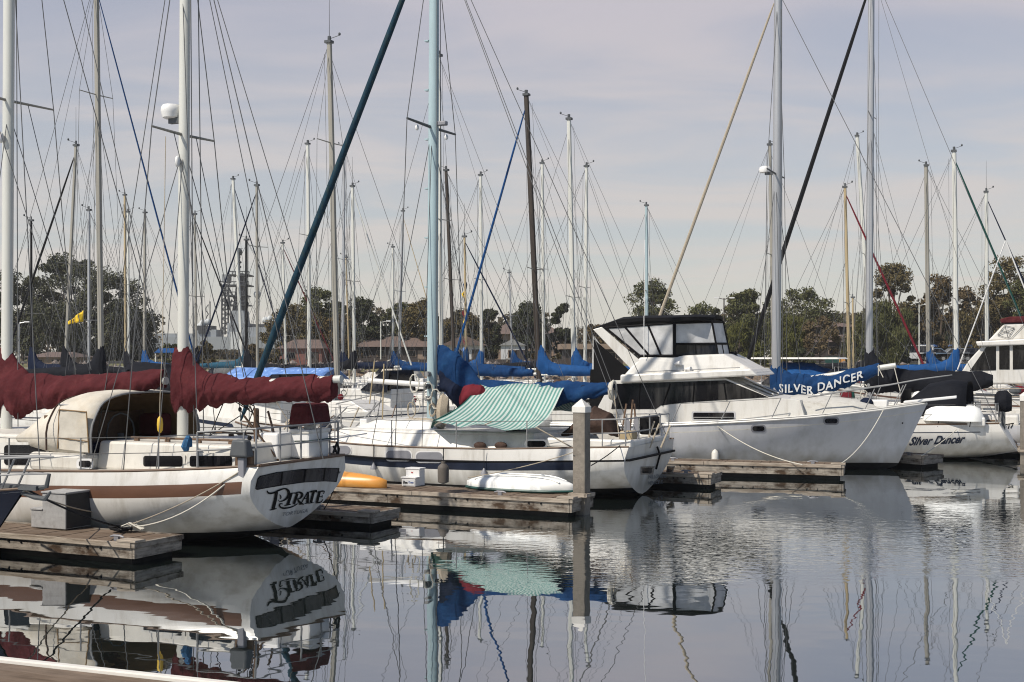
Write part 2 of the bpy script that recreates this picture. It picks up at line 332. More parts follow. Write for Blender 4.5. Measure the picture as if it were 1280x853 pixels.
c3 = gz(712, 625, .29); dock('long finger dock carrying the kayak, white steps and upturned dinghy', c3, A, 12, .95, cleats=(1.3, 5.6), ztop=.29, thick=.16)
c4 = gz(1052, 582, .31); dock('finger dock alongside the grey motor yacht hull', c4, 17, 8.5, .75, cleats=(.6, 3.6), ztop=.31, thick=.17)
c5 = gz(886, 595.5, .25); dock('low dock end showing behind the transom lettered WILLOWIND', c5, A, 4.2, .75, cleats=(.5,))
c6 = gz(1152, 570.5, .28); dock('stubby dock end between the yacht bow and the dark script lettering', c6, 48, 3.4, .9, cleats=(.4,))
c7 = Vector((13.9, 32.95, 0)); dock('far dock end at the right under the small stern lettered ST7', c7, 25, 2.2, .5, cleats=(.8,))
# the quay the photographer stands on
a, b = gz(0, 826, .45), gz(248, 853, .45); dv = (a-b).normalized(); ang = math.degrees(math.atan2(dv.y, -dv.x))
def quay():
    r = empty('quay_dock', (b.x, b.y, 0), R(180-ang), 'brown topped dock corner with a pale edge board at the very bottom left', 'dock')
    d = MB(); y = .04
    for k in range(7): d.box(-4, 9, y, y+.235, .42, .45+random.uniform(-.003, .003)); y += .24
    d.build('deck', M['wood_deck'], r, smooth=False)
    MB().box(-4, 9, -.03, .035, .10, .475).build('edge_board', M['white_cap'], r, smooth=False, bevel=.01)
    MB().box(-3.9, 8.9, .05, 1.7, -.2, .415).build('float', M['antifoul_black'], r, smooth=False)
quay()

# ------------------------------------------------------------------ pilings
def piling(label, X, Y, side, ztop, rz, capm, cap_h, name='dock_piling'):
    r = empty(name, (X, Y, 0), rz, label, 'piling', 'square concrete pilings holding the docks'); s = side/2
    MB().box(-s, s, -s, s, -1, ztop).build('post', M['concrete'], r, smooth=False, bevel=.012)
    m = MB(); t = s+.012; m.box(-t, t, -t, t, ztop-.02, ztop+cap_h*.36)
    m.add([(-t,-t,ztop+cap_h*.36),(t,-t,ztop+cap_h*.36),(t,t,ztop+cap_h*.36),(-t,t,ztop+cap_h*.36),(0,0,ztop+cap_h)], [(0,1,4),(1,2,4),(2,3,4),(3,0,4)])
    m.build('cap', M[capm], r, smooth=False, bevel=.006)
    k = MB()
    k.box(-s-.05, s+.05, s+.01, s+.06, .30, .36)
    k.box(-s-.05, s+.05, -s-.06, -s-.01, .30, .36); k.box(-s-.06, -s-.01, -s-.06, s+.06, .304, .356); k.box(s+.01, s+.06, -s-.06, s+.06, .304, .356)
    k.build('guide_collar', M['wood_edge'], r, smooth=False)
    return r
p = at(727, 630, 21.1); piling('square piling with a white pyramid cap in the middle of the photo', p.x, p.y, .22, 1.70, R(-28), 'white_cap', .21)
p = at(1287, 560, 31.0); piling('pale capped piling cut by the right edge of the photo', p.x, p.y, .42, 1.55, R(-20), 'white_cap', .30)
# ------------------------------------------------------------------ boats: frame and hull
class Boat:
    def __init__(s, name, X, Y, rot, label, cat, group=None):
        s.X, s.Y, s.t = X, Y, R(rot); s.f = (math.cos(s.t), math.sin(s.t)); s.l = (-math.sin(s.t), math.cos(s.t))
        s.o = empty(name, (X, Y, 0), s.t, label, cat, group)
        s.near = 1 if s.l[1] < 0 else -1
    def P(s, px, py, y):                   # pixel -> local point on the plane of lateral offset y
        kx, ky = (px-640)/F, (py-HZ)/F
        t = (y+s.X*s.l[0]+s.Y*s.l[1])/(kx*s.l[0]+s.l[1])
        return Vector(((kx*t-s.X)*s.f[0]+(t-s.Y)*s.f[1], y, CH-ky*t))
    def x(s, px, y=0): return s.P(px, HZ, y).x
    def w(s, p): return Vector((s.X+p[0]*s.f[0]+p[1]*s.l[0], s.Y+p[0]*s.f[1]+p[1]*s.l[1], p[2]))
    def loc(s, q): d = (q[0]-s.X, q[1]-s.Y); return Vector((d[0]*s.f[0]+d[1]*s.f[1], d[0]*s.l[0]+d[1]*s.l[1], q[2]))
    # stations: (x, half beam, sheer z, keel z, section power, tumblehome)
    def hull(s, st, bands, mats, rake_s=.25, rake_b=.4, zboot=.2, bandx=(.12, 1), deckm='deck_white', deck_drop=.03, n=34, transom=True, name='hull'):
        s.st = st; s.rs, s.rb = rake_s, rake_b; L = st[-1][0]; s.L = L
        levels = sorted(set([0] + [d for b in bands for d in b[:2]]))
        xs = [L*(i/n) for i in range(n+1)]; xs = sorted(set([0, .04]+xs+[b[3] for b in bands if len(b) > 3 and b[3] > 0]))
        near = MB(); nz = 9
        rows = []; mi_rows = None
        for x in xs:
            b_, zs, zk, pw, th = s.at(x); zl = [zs-d for d in levels]     # descending from the sheer
            low = zl[-1]; zb = max(zboot, zk+.01)
            zz = list(zl)
            for k in range(1, nz): zz.append(low+(zb-low)*k/(nz-1))
            for k in range(1, 6): zz.append(zb+(zk-zb)*k/5)
            rows.append([(s.xs(x, z), s.yh(x, z), z) for z in zz])
        m = len(rows[0])
        for sd in (1, -1):
            o = len(near.v); near.v += [(p[0], p[1]*sd, p[2]) for r in rows for p in r]
            for i in range(len(rows)-1):
                xm = (xs[i]+xs[i+1])/2
                for j in range(m-1):
                    mi = 0
                    if j < len(levels)-1:
                        d = (levels[j]+levels[j+1])/2
                        for b in bands:
                            if b[0] < d < b[1] and xm > (b[3] if len(b) > 3 else 0): mi = b[2]
                    elif j >= m-6: mi = 1
                    near.f.append([o+i*m+j, o+i*m+j+1, o+(i+1)*m+j+1, o+(i+1)*m+j]); near.m.append(mi)
        r0 = rows[0]
        if transom: near.add([(p[0], p[1], p[2]) for p in r0]+[(p[0], -p[1], p[2]) for p in r0[::-1]], [tuple(range(2*m))], 0)
        h = near.build(name, [M[k] for k in mats], s.o, ang=50)
        bmh = bmesh.new(); bmh.from_mesh(h.data); bmesh.ops.remove_doubles(bmh, verts=bmh.verts, dist=.0005); bmesh.ops.recalc_face_normals(bmh, faces=bmh.faces); bmh.to_mesh(h.data); bmh.free(); h.data.set_sharp_from_angle(angle=R(50))
        d = MB(); rr = []
        for x in xs:
            b_, zs, zk, pw, th = s.at(x); z = zs-deck_drop; b2 = max(.004, s.yh(x, z)-.012)
            rr.append([(s.xs(x, zs), b2*k/4, z+.04*(1-(k/4)**2)) for k in range(-4, 5)])
        d.loft(rr, 0, closed=False, caps=False); d.build('deck', M[deckm], s.o, normals=False)
        return h
    def at(s, x):
        st = s.st; x = min(max(x, 0), st[-1][0])
        xs = [q[0] for q in st]; outv = []
        for k in range(1, 6):
            ys = [q[k] if len(q) > k else 0 for q in st]
            # monotone-ish cubic (Catmull-Rom with finite differences)
            i = max(j for j in range(len(xs)-1) if xs[j] <= x or j == 0)
            h = xs[i+1]-xs[i]; t = (x-xs[i])/h
            m0 = (ys[i+1]-ys[i-1])/(xs[i+1]-xs[i-1]) if i > 0 else (ys[i+1]-ys[i])/h
            m1 = (ys[i+2]-ys[i])/(xs[i+2]-xs[i]) if i+2 < len(xs) else (ys[i+1]-ys[i])/h
            outv.append((2*t**3-3*t**2+1)*ys[i]+(t**3-2*t**2+t)*h*m0+(-2*t**3+3*t**2)*ys[i+1]+(t**3-t**2)*h*m1)
        return outv
    def yh(s, x, z):
        b, zs, zk, pw, th = s.at(x); u = min(max((z-zk)/(zs-zk), 0), 1); pw = max(pw, .8)
        return max(.002, b)*(1-(1-u)**pw)**(1/pw)*(1+th*4*u*(1-u))
    def xs(s, x, z):
        L = s.st[-1][0]; b, zs, zk, pw, th = s.at(x)
        xr, xb = L*.25, L*.62
        if x < xr: x = x+s.rs*(zs-z)*(1-x/xr)
        elif x > xb: x = x-s.rb*(zs-z)*((x-xb)/(L-xb))**1.3
        return x
    def xinv(s, X, z):                     # station whose shifted x is X
        a, b = 0, s.st[-1][0]
        for _ in range(30):
            m = (a+b)/2
            if s.xs(m, z) < X: a = m
            else: b = m
        return (a+b)/2
    def on_hull(s, px, py, off=.008):
        y = s.near*1.0
        for _ in range(12):
            p = s.P(px, py, y); y = s.near*(s.yh(s.xinv(p.x, p.z), p.z)+off)
        return s.P(px, py, y)
    def on_transom(s, px, py, off=.008):   # plane of the transom
        zs = s.st[0][2]; x = 0; kx, ky = (px-640)/F, (py-HZ)/F
        # points p = r*t + c : solve x_local = rs*(zs-z)-off
        a = kx*s.f[0]+s.f[1]; c = -(s.X*s.f[0]+s.Y*s.f[1])
        t = (s.rs*(zs-CH)-off-c)/(a-s.rs*ky)
        q = Vector((kx*t, t, CH-ky*t)); return s.loc(q)
    def sheer(s, x, sd, inset=0, dz=0): 
        b, zs = s.at(x)[:2]; return Vector((s.xs(x, zs), sd*(max(.0, s.yh(x, zs)-inset)), zs+dz))
    def rail(s, name, m, r, x0, x1, dz, inset=0, step=.25, sides=(1,-1)):
        for sd in sides:
            k = max(2, int((x1-x0)/step)); mb = MB()
            mb.path([s.sheer(x0+(x1-x0)*i/k, sd, inset, dz) for i in range(k+1)], r, 6); mb.build(name, M[m], s.o)
    def lifelines(s, x0, x1, h=.5, step=1.25, inset=.06, r=.009, sides=(1,-1), wires=(1, .52), m='steel'):
        for sd in sides:
            k = max(1, round((x1-x0)/step)); tops = []
            for i in range(k+1):
                p = s.sheer(x0+(x1-x0)*i/k, sd, inset); mb = MB().tube(p, p+Vector((0,0,h)), r*1.25); mb.build('stanchion', M[m], s.o); tops.append(p)
            for q in wires:
                MB().path([p+Vector((0,0,h*q)) for p in tops], r*.62, 5).build('lifeline', M['wire'], s.o)
    def poly(s, name, pts, m, y=None, thick=0, where=None, off=.008):
        f = {'hull': s.on_hull, 'transom': s.on_transom}.get(where)
        P = [f(a, b, off) if f else s.P(a, b, y) for a, b in pts]
        mb = MB()
        if thick:
            mb.prism(P, [p+Vector((0, thick, 0)) for p in P])
        else: mb.poly(P)
        return mb.build(name, M[m], s.o, smooth=False)
    def cable(s, name, a, b, r=.007, m='wire', drop=0, n=5):
        pts = sag(a, b, drop) if drop else [a, b]; r = r*(1.3 if s.Y < 36 else 1)
        return MB().path(pts, r, n).build(name, M[m], s.o)
def roundrect(cx, cy, w, h, r, n=4):
    pts = []
    for qx, qy, a0 in ((1,1,0),(-1,1,90),(-1,-1,180),(1,-1,270)):
        for k in range(n+1):
            a = R(a0+90*k/n); pts.append((cx+qx*(w/2-r)+r*math.cos(a), cy+qy*(h/2-r)+r*math.sin(a)))
    return pts
def cover(path, seed=0, amp=.16, n=30, fold=3.4, sub=14, flat=0):
    # canvas over a boom: rings along a path of (x, y, z, ry, rz), with hanging folds
    rings = []; P = [np.array(p, float) for p in path]; tot = len(P)-1
    for i in range(tot*sub+1):
        u = i/sub; k = min(int(u), tot-1); t = u-k; t = t*.6+.4*t*t*(3-2*t)
        x, y, z, ry, rz = P[k]*(1-t)+P[k+1]*t; ring = []
        for j in range(n):
            a = 2*math.pi*j/n; ca, sa = math.cos(a), math.sin(a); low = .5-.5*sa
            soft = mnoise.noise((x*3.2+sa*.9+seed, ca*.7, seed*3.1+sa*.6))
            ph = x*fold*1.5+sa*1.1+.9*mnoise.noise((x*1.3, seed, sa))
            r1 = 1-2.6*abs(mnoise.noise((ph, sa*.45+seed, ca*.4+2)))
            r2 = 1-2.6*abs(mnoise.noise((ph*2.3+sa*1.5, 5+seed, sa*.8)))
            gate = .5+1.1*max(0, mnoise.noise((x*1.7+seed, 3, sa*.5))+.15)
            d = amp*(.8*soft+.75*gate*r1*(.35+.65*low)+.20*gate*r2)
            e = 1+d; ring.append((x+.12*ry*mnoise.noise((x*3, sa*2, seed)), y+ca*ry*e*(1 if sa < 0 else 1-.30*sa), z+sa*rz*e))
        rings.append(ring)
    return MB().loft(rings)
def mast(boat, name, x, z0, z1, ra, m, lean=(0,0), rb=None, n=10):
    mb = MB(); rings = []
    for i in range(9):
        t = i/8; z = z0+(z1-z0)*t; k = 1-.12*max(0, t-.6)/.4; cx, cy = x+lean[0]*t, lean[1]*t
        rings.append([(cx+ra*k*math.cos(a), cy+(rb or ra*.78)*k*math.sin(a), z) for a in (2*math.pi*j/n for j in range(n))])
    return mb.loft(rings).build(name, M[m], boat.o)
def strokes(items, fn):
    # calligraphic strokes: lists of (u, v, width) mapped to 3-D by fn(u, v)
    mb = MB()
    for st in items:
        pts = []
        n = len(st)
        for i in range(n-1):
            for k in range(6 if i < n-2 else 7):
                t = k/6; p0, p1, p2, p3 = (st[max(i-1,0)], st[i], st[i+1], st[min(i+2,n-1)])
                pts.append([.5*((2*p1[c])+(-p0[c]+p2[c])*t+(2*p0[c]-5*p1[c]+4*p2[c]-p3[c])*t*t+(-p0[c]+3*p1[c]-3*p2[c]+p3[c])*t**3) for c in range(3)] if n > 2 else [p1[c]*(1-t)+p2[c]*t for c in range(3)])
        L, Rr = [], []
        for i, p in enumerate(pts):
            q0, q1 = pts[max(i-1,0)], pts[min(i+1,len(pts)-1)]; du, dv = q1[0]-q0[0], q1[1]-q0[1]; l = math.hypot(du, dv) or 1
            nu, nv = -dv/l, du/l; wd = max(p[2], 2)/2; L.append(fn(p[0]+nu*wd, p[1]+nv*wd)); Rr.append(fn(p[0]-nu*wd, p[1]-nv*wd))
        mb.add(L+Rr, [(i, i+1, len(L)+i+1, len(L)+i) for i in range(len(L)-1)])
    return mb
# ------------------------------------------------------------------ the ketch at the left
B = Boat('ketch', -2.91, 17.9, 155, 'white two masted ketch with maroon sail covers and PIRATE on its stern', 'sailboat')
B.hull([(0,1.05,1.146,.2,1.62,.24),(1.0,1.28,1.08,-.03,2.0,.14),(2.4,1.5,1.02,-.3,2.4,.06),(4.5,1.66,.985,-.6,2.5,.03),(7,1.5,1.06,-.6,2.1,0),(9,.9,1.24,-.45,1.5,0),(10.4,.3,1.38,-.2,1.2,0),(10.9,.03,1.43,0,1,0)],
    [(.19,.36,2,.12)], ['gelcoat','antifoul_black','stripe_brown'], rake_s=.27, rake_b=.7, zboot=.17)
B.rail('cap_rail', 'teak_dark', .022, 0, 10.6, .008, .01)
MB().path([B.sheer(0, s, .01, .008) for s in (1, .5, 0, -.5, -1)], .022).build('cap_rail', M['teak_dark'], B.o)
# stern windows and lettering
c2p = lambda u, v: (310+u/8.53, 570+v/8.53)
def TR(u, v, off=.01): return B.on_transom(*c2p(u, v), off)
MB().poly([TR(*q, .006) for q in [(78,350),(100,245),(125,215),(300,175),(560,142),(820,128),(975,130),(972,170),(945,280),(820,272),(600,285),(400,312),(200,345),(95,365)]]).build('window_band', M['black'], B.o, smooth=False)
for q in ([(88,350),(108,245),(132,222),(355,172),(340,310),(200,337),(100,356)], [(375,168),(600,145),(585,280),(360,307)], [(622,143),(815,135),(795,266),(605,277)], [(832,134),(965,137),(938,270),(812,266)]):
    MB().poly([TR(a, b_, .011) for a, b_ in q]).build('stern_window', M['window_dark'], B.o, smooth=False)
PIR = [[(203,372,10),(222,398,20),(270,396,18),(335,366,18),(395,350,16),(432,378,28),(432,425,28),(400,465,18),(345,488,9),(322,470,6)],
 [(305,385,32),(292,470,34),(268,565,34)], [(232,580,8),(268,570,16),(306,562,9)], [(338,412,7),(352,440,13),(345,462,8)],
 [(462,405,30),(445,460,30),(425,520,30)], [(425,408,8),(462,402,12),(500,394,8)], [(388,532,8),(425,524,14),(458,516,8)],
 [(528,400,28),(508,460,28),(488,516,28)], [(495,402,9),(545,388,15),(580,410,26),(560,450,16),(520,462,8)], [(530,462,10),(555,500,26),(598,518,8)],
 [(530,510,10),(480,540,12),(420,556,16),(365,556,18),(338,535,16),(345,512,12),(372,514,8)],
 [(640,388,8),(600,450,12),(562,518,9)], [(640,385,20),(640,440,26),(634,505,26)], [(588,462,8),(635,452,8)], [(545,520,7),(590,512,7)], [(606,510,7),(660,502,7)],
 [(655,386,9),(690,380,22),(738,374,22)], [(650,392,4),(645,412,10)], [(738,374,4),(735,396,10)], [(702,384,26),(686,440,26),(672,500,26)], [(645,508,7),(700,498,7)],
 [(764,384,26),(750,440,26),(736,498,26)], [(748,384,8),(790,377,15),(818,376,8)], [(818,376,6),(806,406,11)], [(755,438,8),(794,432,9)], [(796,418,5),(790,448,8)], [(722,504,8),(760,498,14),(784,490,9)], [(782,494,10),(800,462,7)]]
strokes(PIR, lambda u, v: TR(u, v, .012)).build('lettering', M['letter_black'], B.o, smooth=False)
vs, fs = text2d('TORTUGA', shear=.15, space=1.1)
MB().add([TR(365+u*270+v*8, 645-u*42-v*38, .010) for u, v in vs], fs).build('port_lettering', M['letter_gray'], B.o, smooth=False)
# cabins
def trunk(b, x0, x1, y0, y1, z0, z1, m='cream_cabin', name='cabin', slope=(.15,.3,.12), bevel=.035):
    mb = MB(); mb.box(x0, x1, -y0, y0, z0, z1, 0, (slope[0], slope[1], slope[2]+0*(y1), slope[2])); return mb.build(name, M[m], b.o, smooth=False, bevel=bevel)
trunk(B, .42, 2.86, 1.0, 1, 1.0, 1.40, slope=(.08,.02,.06))
trunk(B, 3.8, 7.6, 1.12, 1, .95, 1.46, slope=(.03,.6,.1))
for px0, px1 in ((178,229),(236,291)):
    ax = (px0+px1)/2; fr = roundrect(ax, 576.5, px1-px0+5, 20, 4); MB().poly([B.P(a, c, .985) for a, c in fr]).build('window_frame', M['gelcoat'], B.o, smooth=False)
    MB().poly([B.P(a, c, .990) for a, c in roundrect(ax, 576.8, px1-px0-2, 13.5, 3)]).build('window', M['window_dark'], B.o, smooth=False)
MB().poly([B.P(a, c, 1.115) for a, c in roundrect(30, 570, 62, 34, 5)]).build('window_frame', M['gelcoat'], B.o, smooth=False)
MB().poly([B.P(a, c, 1.122) for a, c in roundrect(31, 569, 52, 25, 4)]).build('window', M['window_dark'], B.o, smooth=False)
for sd in (1, -1):
    mb = MB(); 
    for x in (.7, 1.25, 1.8, 2.35): mb.box(x-.04, x+.04, sd*.72-.02, sd*.72+.02, 1.39, 1.435)
    mb.box(.6, 2.45, sd*.72-.022, sd*.72+.022, 1.435, 1.465); mb.build('handrail', M['teak_dark'], B.o, smooth=False, bevel=.008)
# cockpit coaming with port light
co_ = MB(); rings = []
for k in range(13):
    a = R(-90+180*k/12); 
for sd in (1, -1):
    co_.box(2.84, 3.84, sd*1.22-.09, sd*1.22+.09, .98, 1.235)
co_.box(2.84, 2.98, -1.2, 1.2, .99, 1.22)
co_.build('coaming', M['cream_cabin'], B.o, smooth=False, bevel=.06)
MB().poly([B.P(a, c, 1.318) for a, c in roundrect(106, 580, 21, 13, 4)]).build('window_frame', M['box_white'], B.o, smooth=False)
MB().poly([B.P(a, c, 1.323) for a, c in roundrect(106, 580, 15, 8, 3)]).build('window', M['window_dark'], B.o, smooth=False)
# canvas shelter over the cockpit, open towards the stern
def arch(x, hw, z0, z1, n=22, pw=3.4, sh=0):
    r = []
    for k in range(n+1):
        a = math.pi*k/n; c, s_ = math.cos(a), math.sin(a)
        r.append((x+sh*abs(s_), hw*math.copysign(abs(c)**(2/pw), c)*(1+.012*math.sin(9*a)), z0+(z1-z0)*abs(s_)**(2/pw)))
    return r
mb = MB(); mb.loft([arch(2.78,1.17,1.24,2.07), arch(2.98,1.18,1.24,2.095), arch(3.2,1.18,1.24,2.10), arch(3.42,1.18,1.24,2.08), arch(3.60,1.17,1.25,2.03), arch(3.95,1.12,1.30,1.80), arch(4.35,1.02,1.36,1.52)], closed=False, caps=False)
dg = mb.build('canvas_shelter', M['canvas_cream'], B.o, ang=60, solid=.02)
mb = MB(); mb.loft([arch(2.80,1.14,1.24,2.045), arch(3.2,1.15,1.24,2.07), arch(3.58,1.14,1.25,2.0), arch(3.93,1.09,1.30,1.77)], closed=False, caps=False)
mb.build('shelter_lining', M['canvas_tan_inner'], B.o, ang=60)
MB().path([p for p in arch(2.775,1.175,1.24,2.075)], .016, 6).build('shelter_bow', M['steel'], B.o)
MB().path([Vector(p)+Vector((0, .012 if p[1] > 0 else -.012, .008)) for p in arch(3.6,1.175,1.25,2.035)], .012, 6).build('canvas_seam', M['canvas_brown'], B.o)
sp_ = [B.P(a, c, 1.19) for a, c in ((75,512),(109,515),(112,566),(73,561))]
mb = MB(); n = 10
for i in range(n+1):
    for j in range(n+1):
        v_ = sp_[0].lerp(sp_[1], i/n).lerp(sp_[3].lerp(sp_[2], i/n), j/n); mb.v.append((v_.x, v_.y+.022*mnoise.noise((v_.x*6, v_.z*5, 3))+.01, v_.z))
for i in range(n):
    for j in range(n): a = i*(n+1)+j; mb.f.append([a, a+1, a+n+2, a+n+1]); mb.m.append(0)
mb.build('side_curtain', M['canvas_cream'], B.o, ang=80)
for a_, b_ in ((0,1),(1,2),(3,0)): MB().tube(sp_[a_]+Vector((0,.015,0)), sp_[b_]+Vector((0,.015,0)), .009).build('canvas_seam', M['canvas_tan_inner'], B.o)
v_ = sp_[0].lerp(sp_[3], .72), sp_[1].lerp(sp_[2], .72); MB().tube(v_[0]+Vector((0,.02,0)), v_[1]+Vector((0,.02,0)), .007).build('canvas_seam', M['canvas_tan_inner'], B.o)
MB().path([B.P(a, c, 1.0) for a, c in ((74,506),(92,507.5),(109,507))], .014).build('handrail', M['steel'], B.o)
mb = MB(); mb.box(3.72, 3.78, -1.05, 1.05, 1.0, 1.75); mb.build('bulkhead', M['teak_dark'], B.o, smooth=False)
mb = MB(); mb.box(2.98, 3.7, .55, 1.05, 1.0, 1.36); mb.box(2.98, 3.7, -1.05, -.55, 1.0, 1.36); mb.build('cockpit_seat', M['canvas_navy'], B.o, smooth=False, bevel=.04)
MB().box(3.1, 3.5, -.95, -.60, 1.36, 1.72).build('seat_cushion', M['canvas_maroon'], B.o, bevel=.06)
mb = MB(); mb.path([(3.3+.0*k, .3*math.cos(R(30*k)), 1.45+.3*math.sin(R(30*k))) for k in range(13)], .014); mb.tube((3.3,0,1.0),(3.3,0,1.45),.05); mb.build('steering_wheel', M['motor_gray'], B.o)
# rails
B.lifelines(.25, 8.8, h=.46, step=1.3, inset=.07)
def pushpit(b, x0, h, m='steel', zs=(1,.5), r=.014):
    pts = [b.sheer(x0, 1, .07)] + [b.sheer(.05, s, .07, 0) for s in (1, .6, 0, -.6, -1)] + [b.sheer(x0, -1, .07)]
    pts = [b.sheer(x0, 1, .07), b.sheer(.08, 1, .07)]+[b.sheer(.05, 1, .07).lerp(b.sheer(.05, -1, .07), k/4) for k in (1,2,3)]+[b.sheer(.08, -1, .07), b.sheer(x0, -1, .07)]
    mb = MB()
    for q in zs: mb.path([p+Vector((0,0,h*q)) for p in pts], r, 6)
    mb.build('stern_rail', M[m], b.o)
    for p in pts: MB().tube(p, p+Vector((0,0,h)), r).build('rail_post', M[m], b.o)
pushpit(B, .9, .5)
# masts
zx = B.x(228); MZ = zx; xm = B.x(8)
mast(B, 'mizzen_mast', MZ, 1.0, 9.6, .088, 'mast_white', lean=(-.06, 0))
mast(B, 'main_mast', xm, 1.2, 13.5, .098, 'mast_white', lean=(-.10, 0))
def spreader(b, x, y0, z, r=.020, m='mast_gray', sweep=0, dz=.02):
    for sd in (1, -1): MB().tube((x, 0, z), (x-sweep, sd*y0, z+dz), r*1.2, r*.8).build('spreader', M[m], b.o)
spreader(B, MZ-.03, .70, 5.85); spreader(B, xm-.05, .95, 6.65)
for sd in (1, -1):
    b_ = B.sheer(MZ-.1, sd, .1); B.cable('shroud', b_, (MZ-.03, sd*.70, 5.87), .006); B.cable('shroud', (MZ-.03, sd*.70, 5.87), (MZ-.05, 0, 9.4), .006)
    B.cable('shroud', B.sheer(MZ+.45, sd, .1), (MZ-.03, 0, 5.7), .005); B.cable('shroud', B.sheer(MZ-.6, sd, .1), (MZ-.03, 0, 5.7), .005)
    b_ = B.sheer(xm-.1, sd, .1); B.cable('shroud', b_, (xm-.05, sd*.95, 6.67), .006); B.cable('shroud', (xm-.05, sd*.95, 6.67), (xm-.1, 0, 12.8), .006)
    B.cable('shroud', B.sheer(xm-.8, sd, .1), (xm-.04, 0, 6.5), .005)
    B.cable('lazy_jack', (xm-.05, sd*.4, 6.65), (xm-1.6, sd*.16, 2.4), .005)
    B.cable('lazy_jack', (MZ-.05, sd*.25, 5.85), (MZ-1.0, sd*.14, 2.3), .005)
B.cable('triatic_stay', (xm-.1, 0, 13), (MZ-.05, 0, 9.5), .006); B.cable('topping_lift', (xm-.1, 0, 13.2), (xm-3.2, 0, 2.3), .005)
B.cable('topping_lift', (MZ-.05, 0, 9.4), (MZ-2.6, 0, 2.3), .005); B.cable('halyard', (MZ-.18, .05, 9.4), (MZ-.25, .05, 1.4), .006)
B.cable('halyard', (MZ-.22, -.06, 9.4), (MZ-.34, -.06, 1.4), .006); B.cable('halyard', (xm-.25, .05, 12), (xm-.3, .05, 1.5), .006); B.cable('forestay', (xm-.05, 0, 13.2), B.sheer(10.7, 0, 0, .05), .007)
B.cable('backstay', (MZ-.05, 0, 9.6), B.P(404, 574, .3), .006); B.cable('backstay', (MZ-.05, 0, 9.6), B.P(380, 578, -.4), .005); B.cable('running_stay', (MZ-.05, .05, 7.8), B.sheer(.9, 1, .1), .005)
B.cable('running_stay', (xm-.1, .1, 11), B.sheer(3.4, 1, .1), .006); B.cable('running_stay', (xm-.1, -.1, 11), B.sheer(3.2, -1, .1), .006); B.cable('staysail_halyard', (MZ+.1, 0, 9.0), B.P(120, 560, .2), .005)
# radar on the mizzen
rp = B.P(214.5, 139, 0); mb = MB(); prof_r = [(.0,-.115),(.10,-.115),(.13,-.10),(.152,-.03),(.158,.0),(.152,.05),(.13,.085),(.0,.10)]
mb.loft([[(rp.x+r_*math.cos(a), r_*math.sin(a), rp.z+z_) for a in (2*math.pi*k/20 for k in range(20))] for r_, z_ in [(max(.004, a_), b__) for a_, b__ in prof_r]])
ra = mb.build('radar_dome', M['box_white'], B.o); MB().box(MZ+.02, rp.x+.03, -.04, .04, rp.z-.19, rp.z-.115).build('radar_bracket', M['motor_gray'], B.o, smooth=False)
MB().ell((xm-.02, .13, 6.05), .045, .05, .09).build('deck_light', M['box_white'], B.o); MB().ell((MZ-.0, .11, 5.45), .04, .045, .085).build('deck_light', M['box_white'], B.o)
# booms and covers
pe = B.P(427, 474, 0); bm0 = Vector((MZ-.1, 0, 2.16))
MB().tube(bm0, pe, .055, n=10).build('mizzen_boom', M['mast_white'], B.o)
q = lambda px, py: B.P(px, py, 0)
def cov(b, name, m, pts, seed, **k):
    # pts: (px, top row, bottom row, half width)
    path = []
    for px, y0, y1, ry in pts:
        a_, c_ = b.P(px, y0, 0), b.P(px, y1, 0); path.append(((a_.x+c_.x)/2, 0, (a_.z+c_.z)/2, ry, abs(a_.z-c_.z)/2))
    return cover(path, seed, **k).build(name, M[m], b.o, ang=80)
cov(B, 'mizzen_cover', 'canvas_maroon', [(219,435,511,.10),(232,432,512,.13),(244,455,510,.15),(262,467,506,.16),(300,472,503,.16),(350,472,502,.15),(400,470,500,.13),(418,469,498,.10)], 1, amp=.27, n=44, sub=22)
mb0 = B.P(208, 476, 0); MB().tube((xm-.1, 0, 2.0), mb0, .06, n=10).build('main_boom', M['mast_white'], B.o)
cov(B, 'main_cover', 'canvas_maroon', [(-14,440,516,.12),(6,433,517,.15),(20,452,517,.17),(36,468,514,.18),(80,471,507,.17),(140,467,496,.16),(190,463,486,.13),(205,462,484,.10)], 5, amp=.27, n=44, sub=22)
# lines by the stern: mizzen sheet, gallows, folded swim ladder
mb = MB(); 
for a_, b__ in (((272,485),(312,512)),((272,487),(318,508)),((275,490),(322,520)),((300,512),(330,560)),((312,508),(345,575)),((318,508),(300,560)),((285,490),(262,545)),((262,545),(300,520))):
    mb.tube(B.P(*a_, .05), B.P(*b__, -.1), .008)
mb.build('mizzen_sheet', M['rope_dark'], B.o)
mb = MB()
for px, y_ in ((319,.15),(322,-.35)):
    p0 = B.P(px, 588, y_); p1 = B.P(px, 512, y_); mb.tube(p0, p1, .022, n=8)
mb.tube(B.P(319,512,.15), B.P(322,512,-.35), .022); mb.tube(B.P(305,520,.4), B.P(350,578,.0), .016); mb.tube(B.P(335,514,-.2), B.P(352,577,-.2), .016)
mb.build('boom_gallows', M['teak_dark'], B.o)
for a_, c_, r_ in ((318,533,.035),(326,545,.04),(312,548,.035),(300,512,.03),(330,556,.03)): MB().ell(B.P(a_, c_, .0), r_, r_*.7, r_*1.2).build('block', M['black'], B.o)
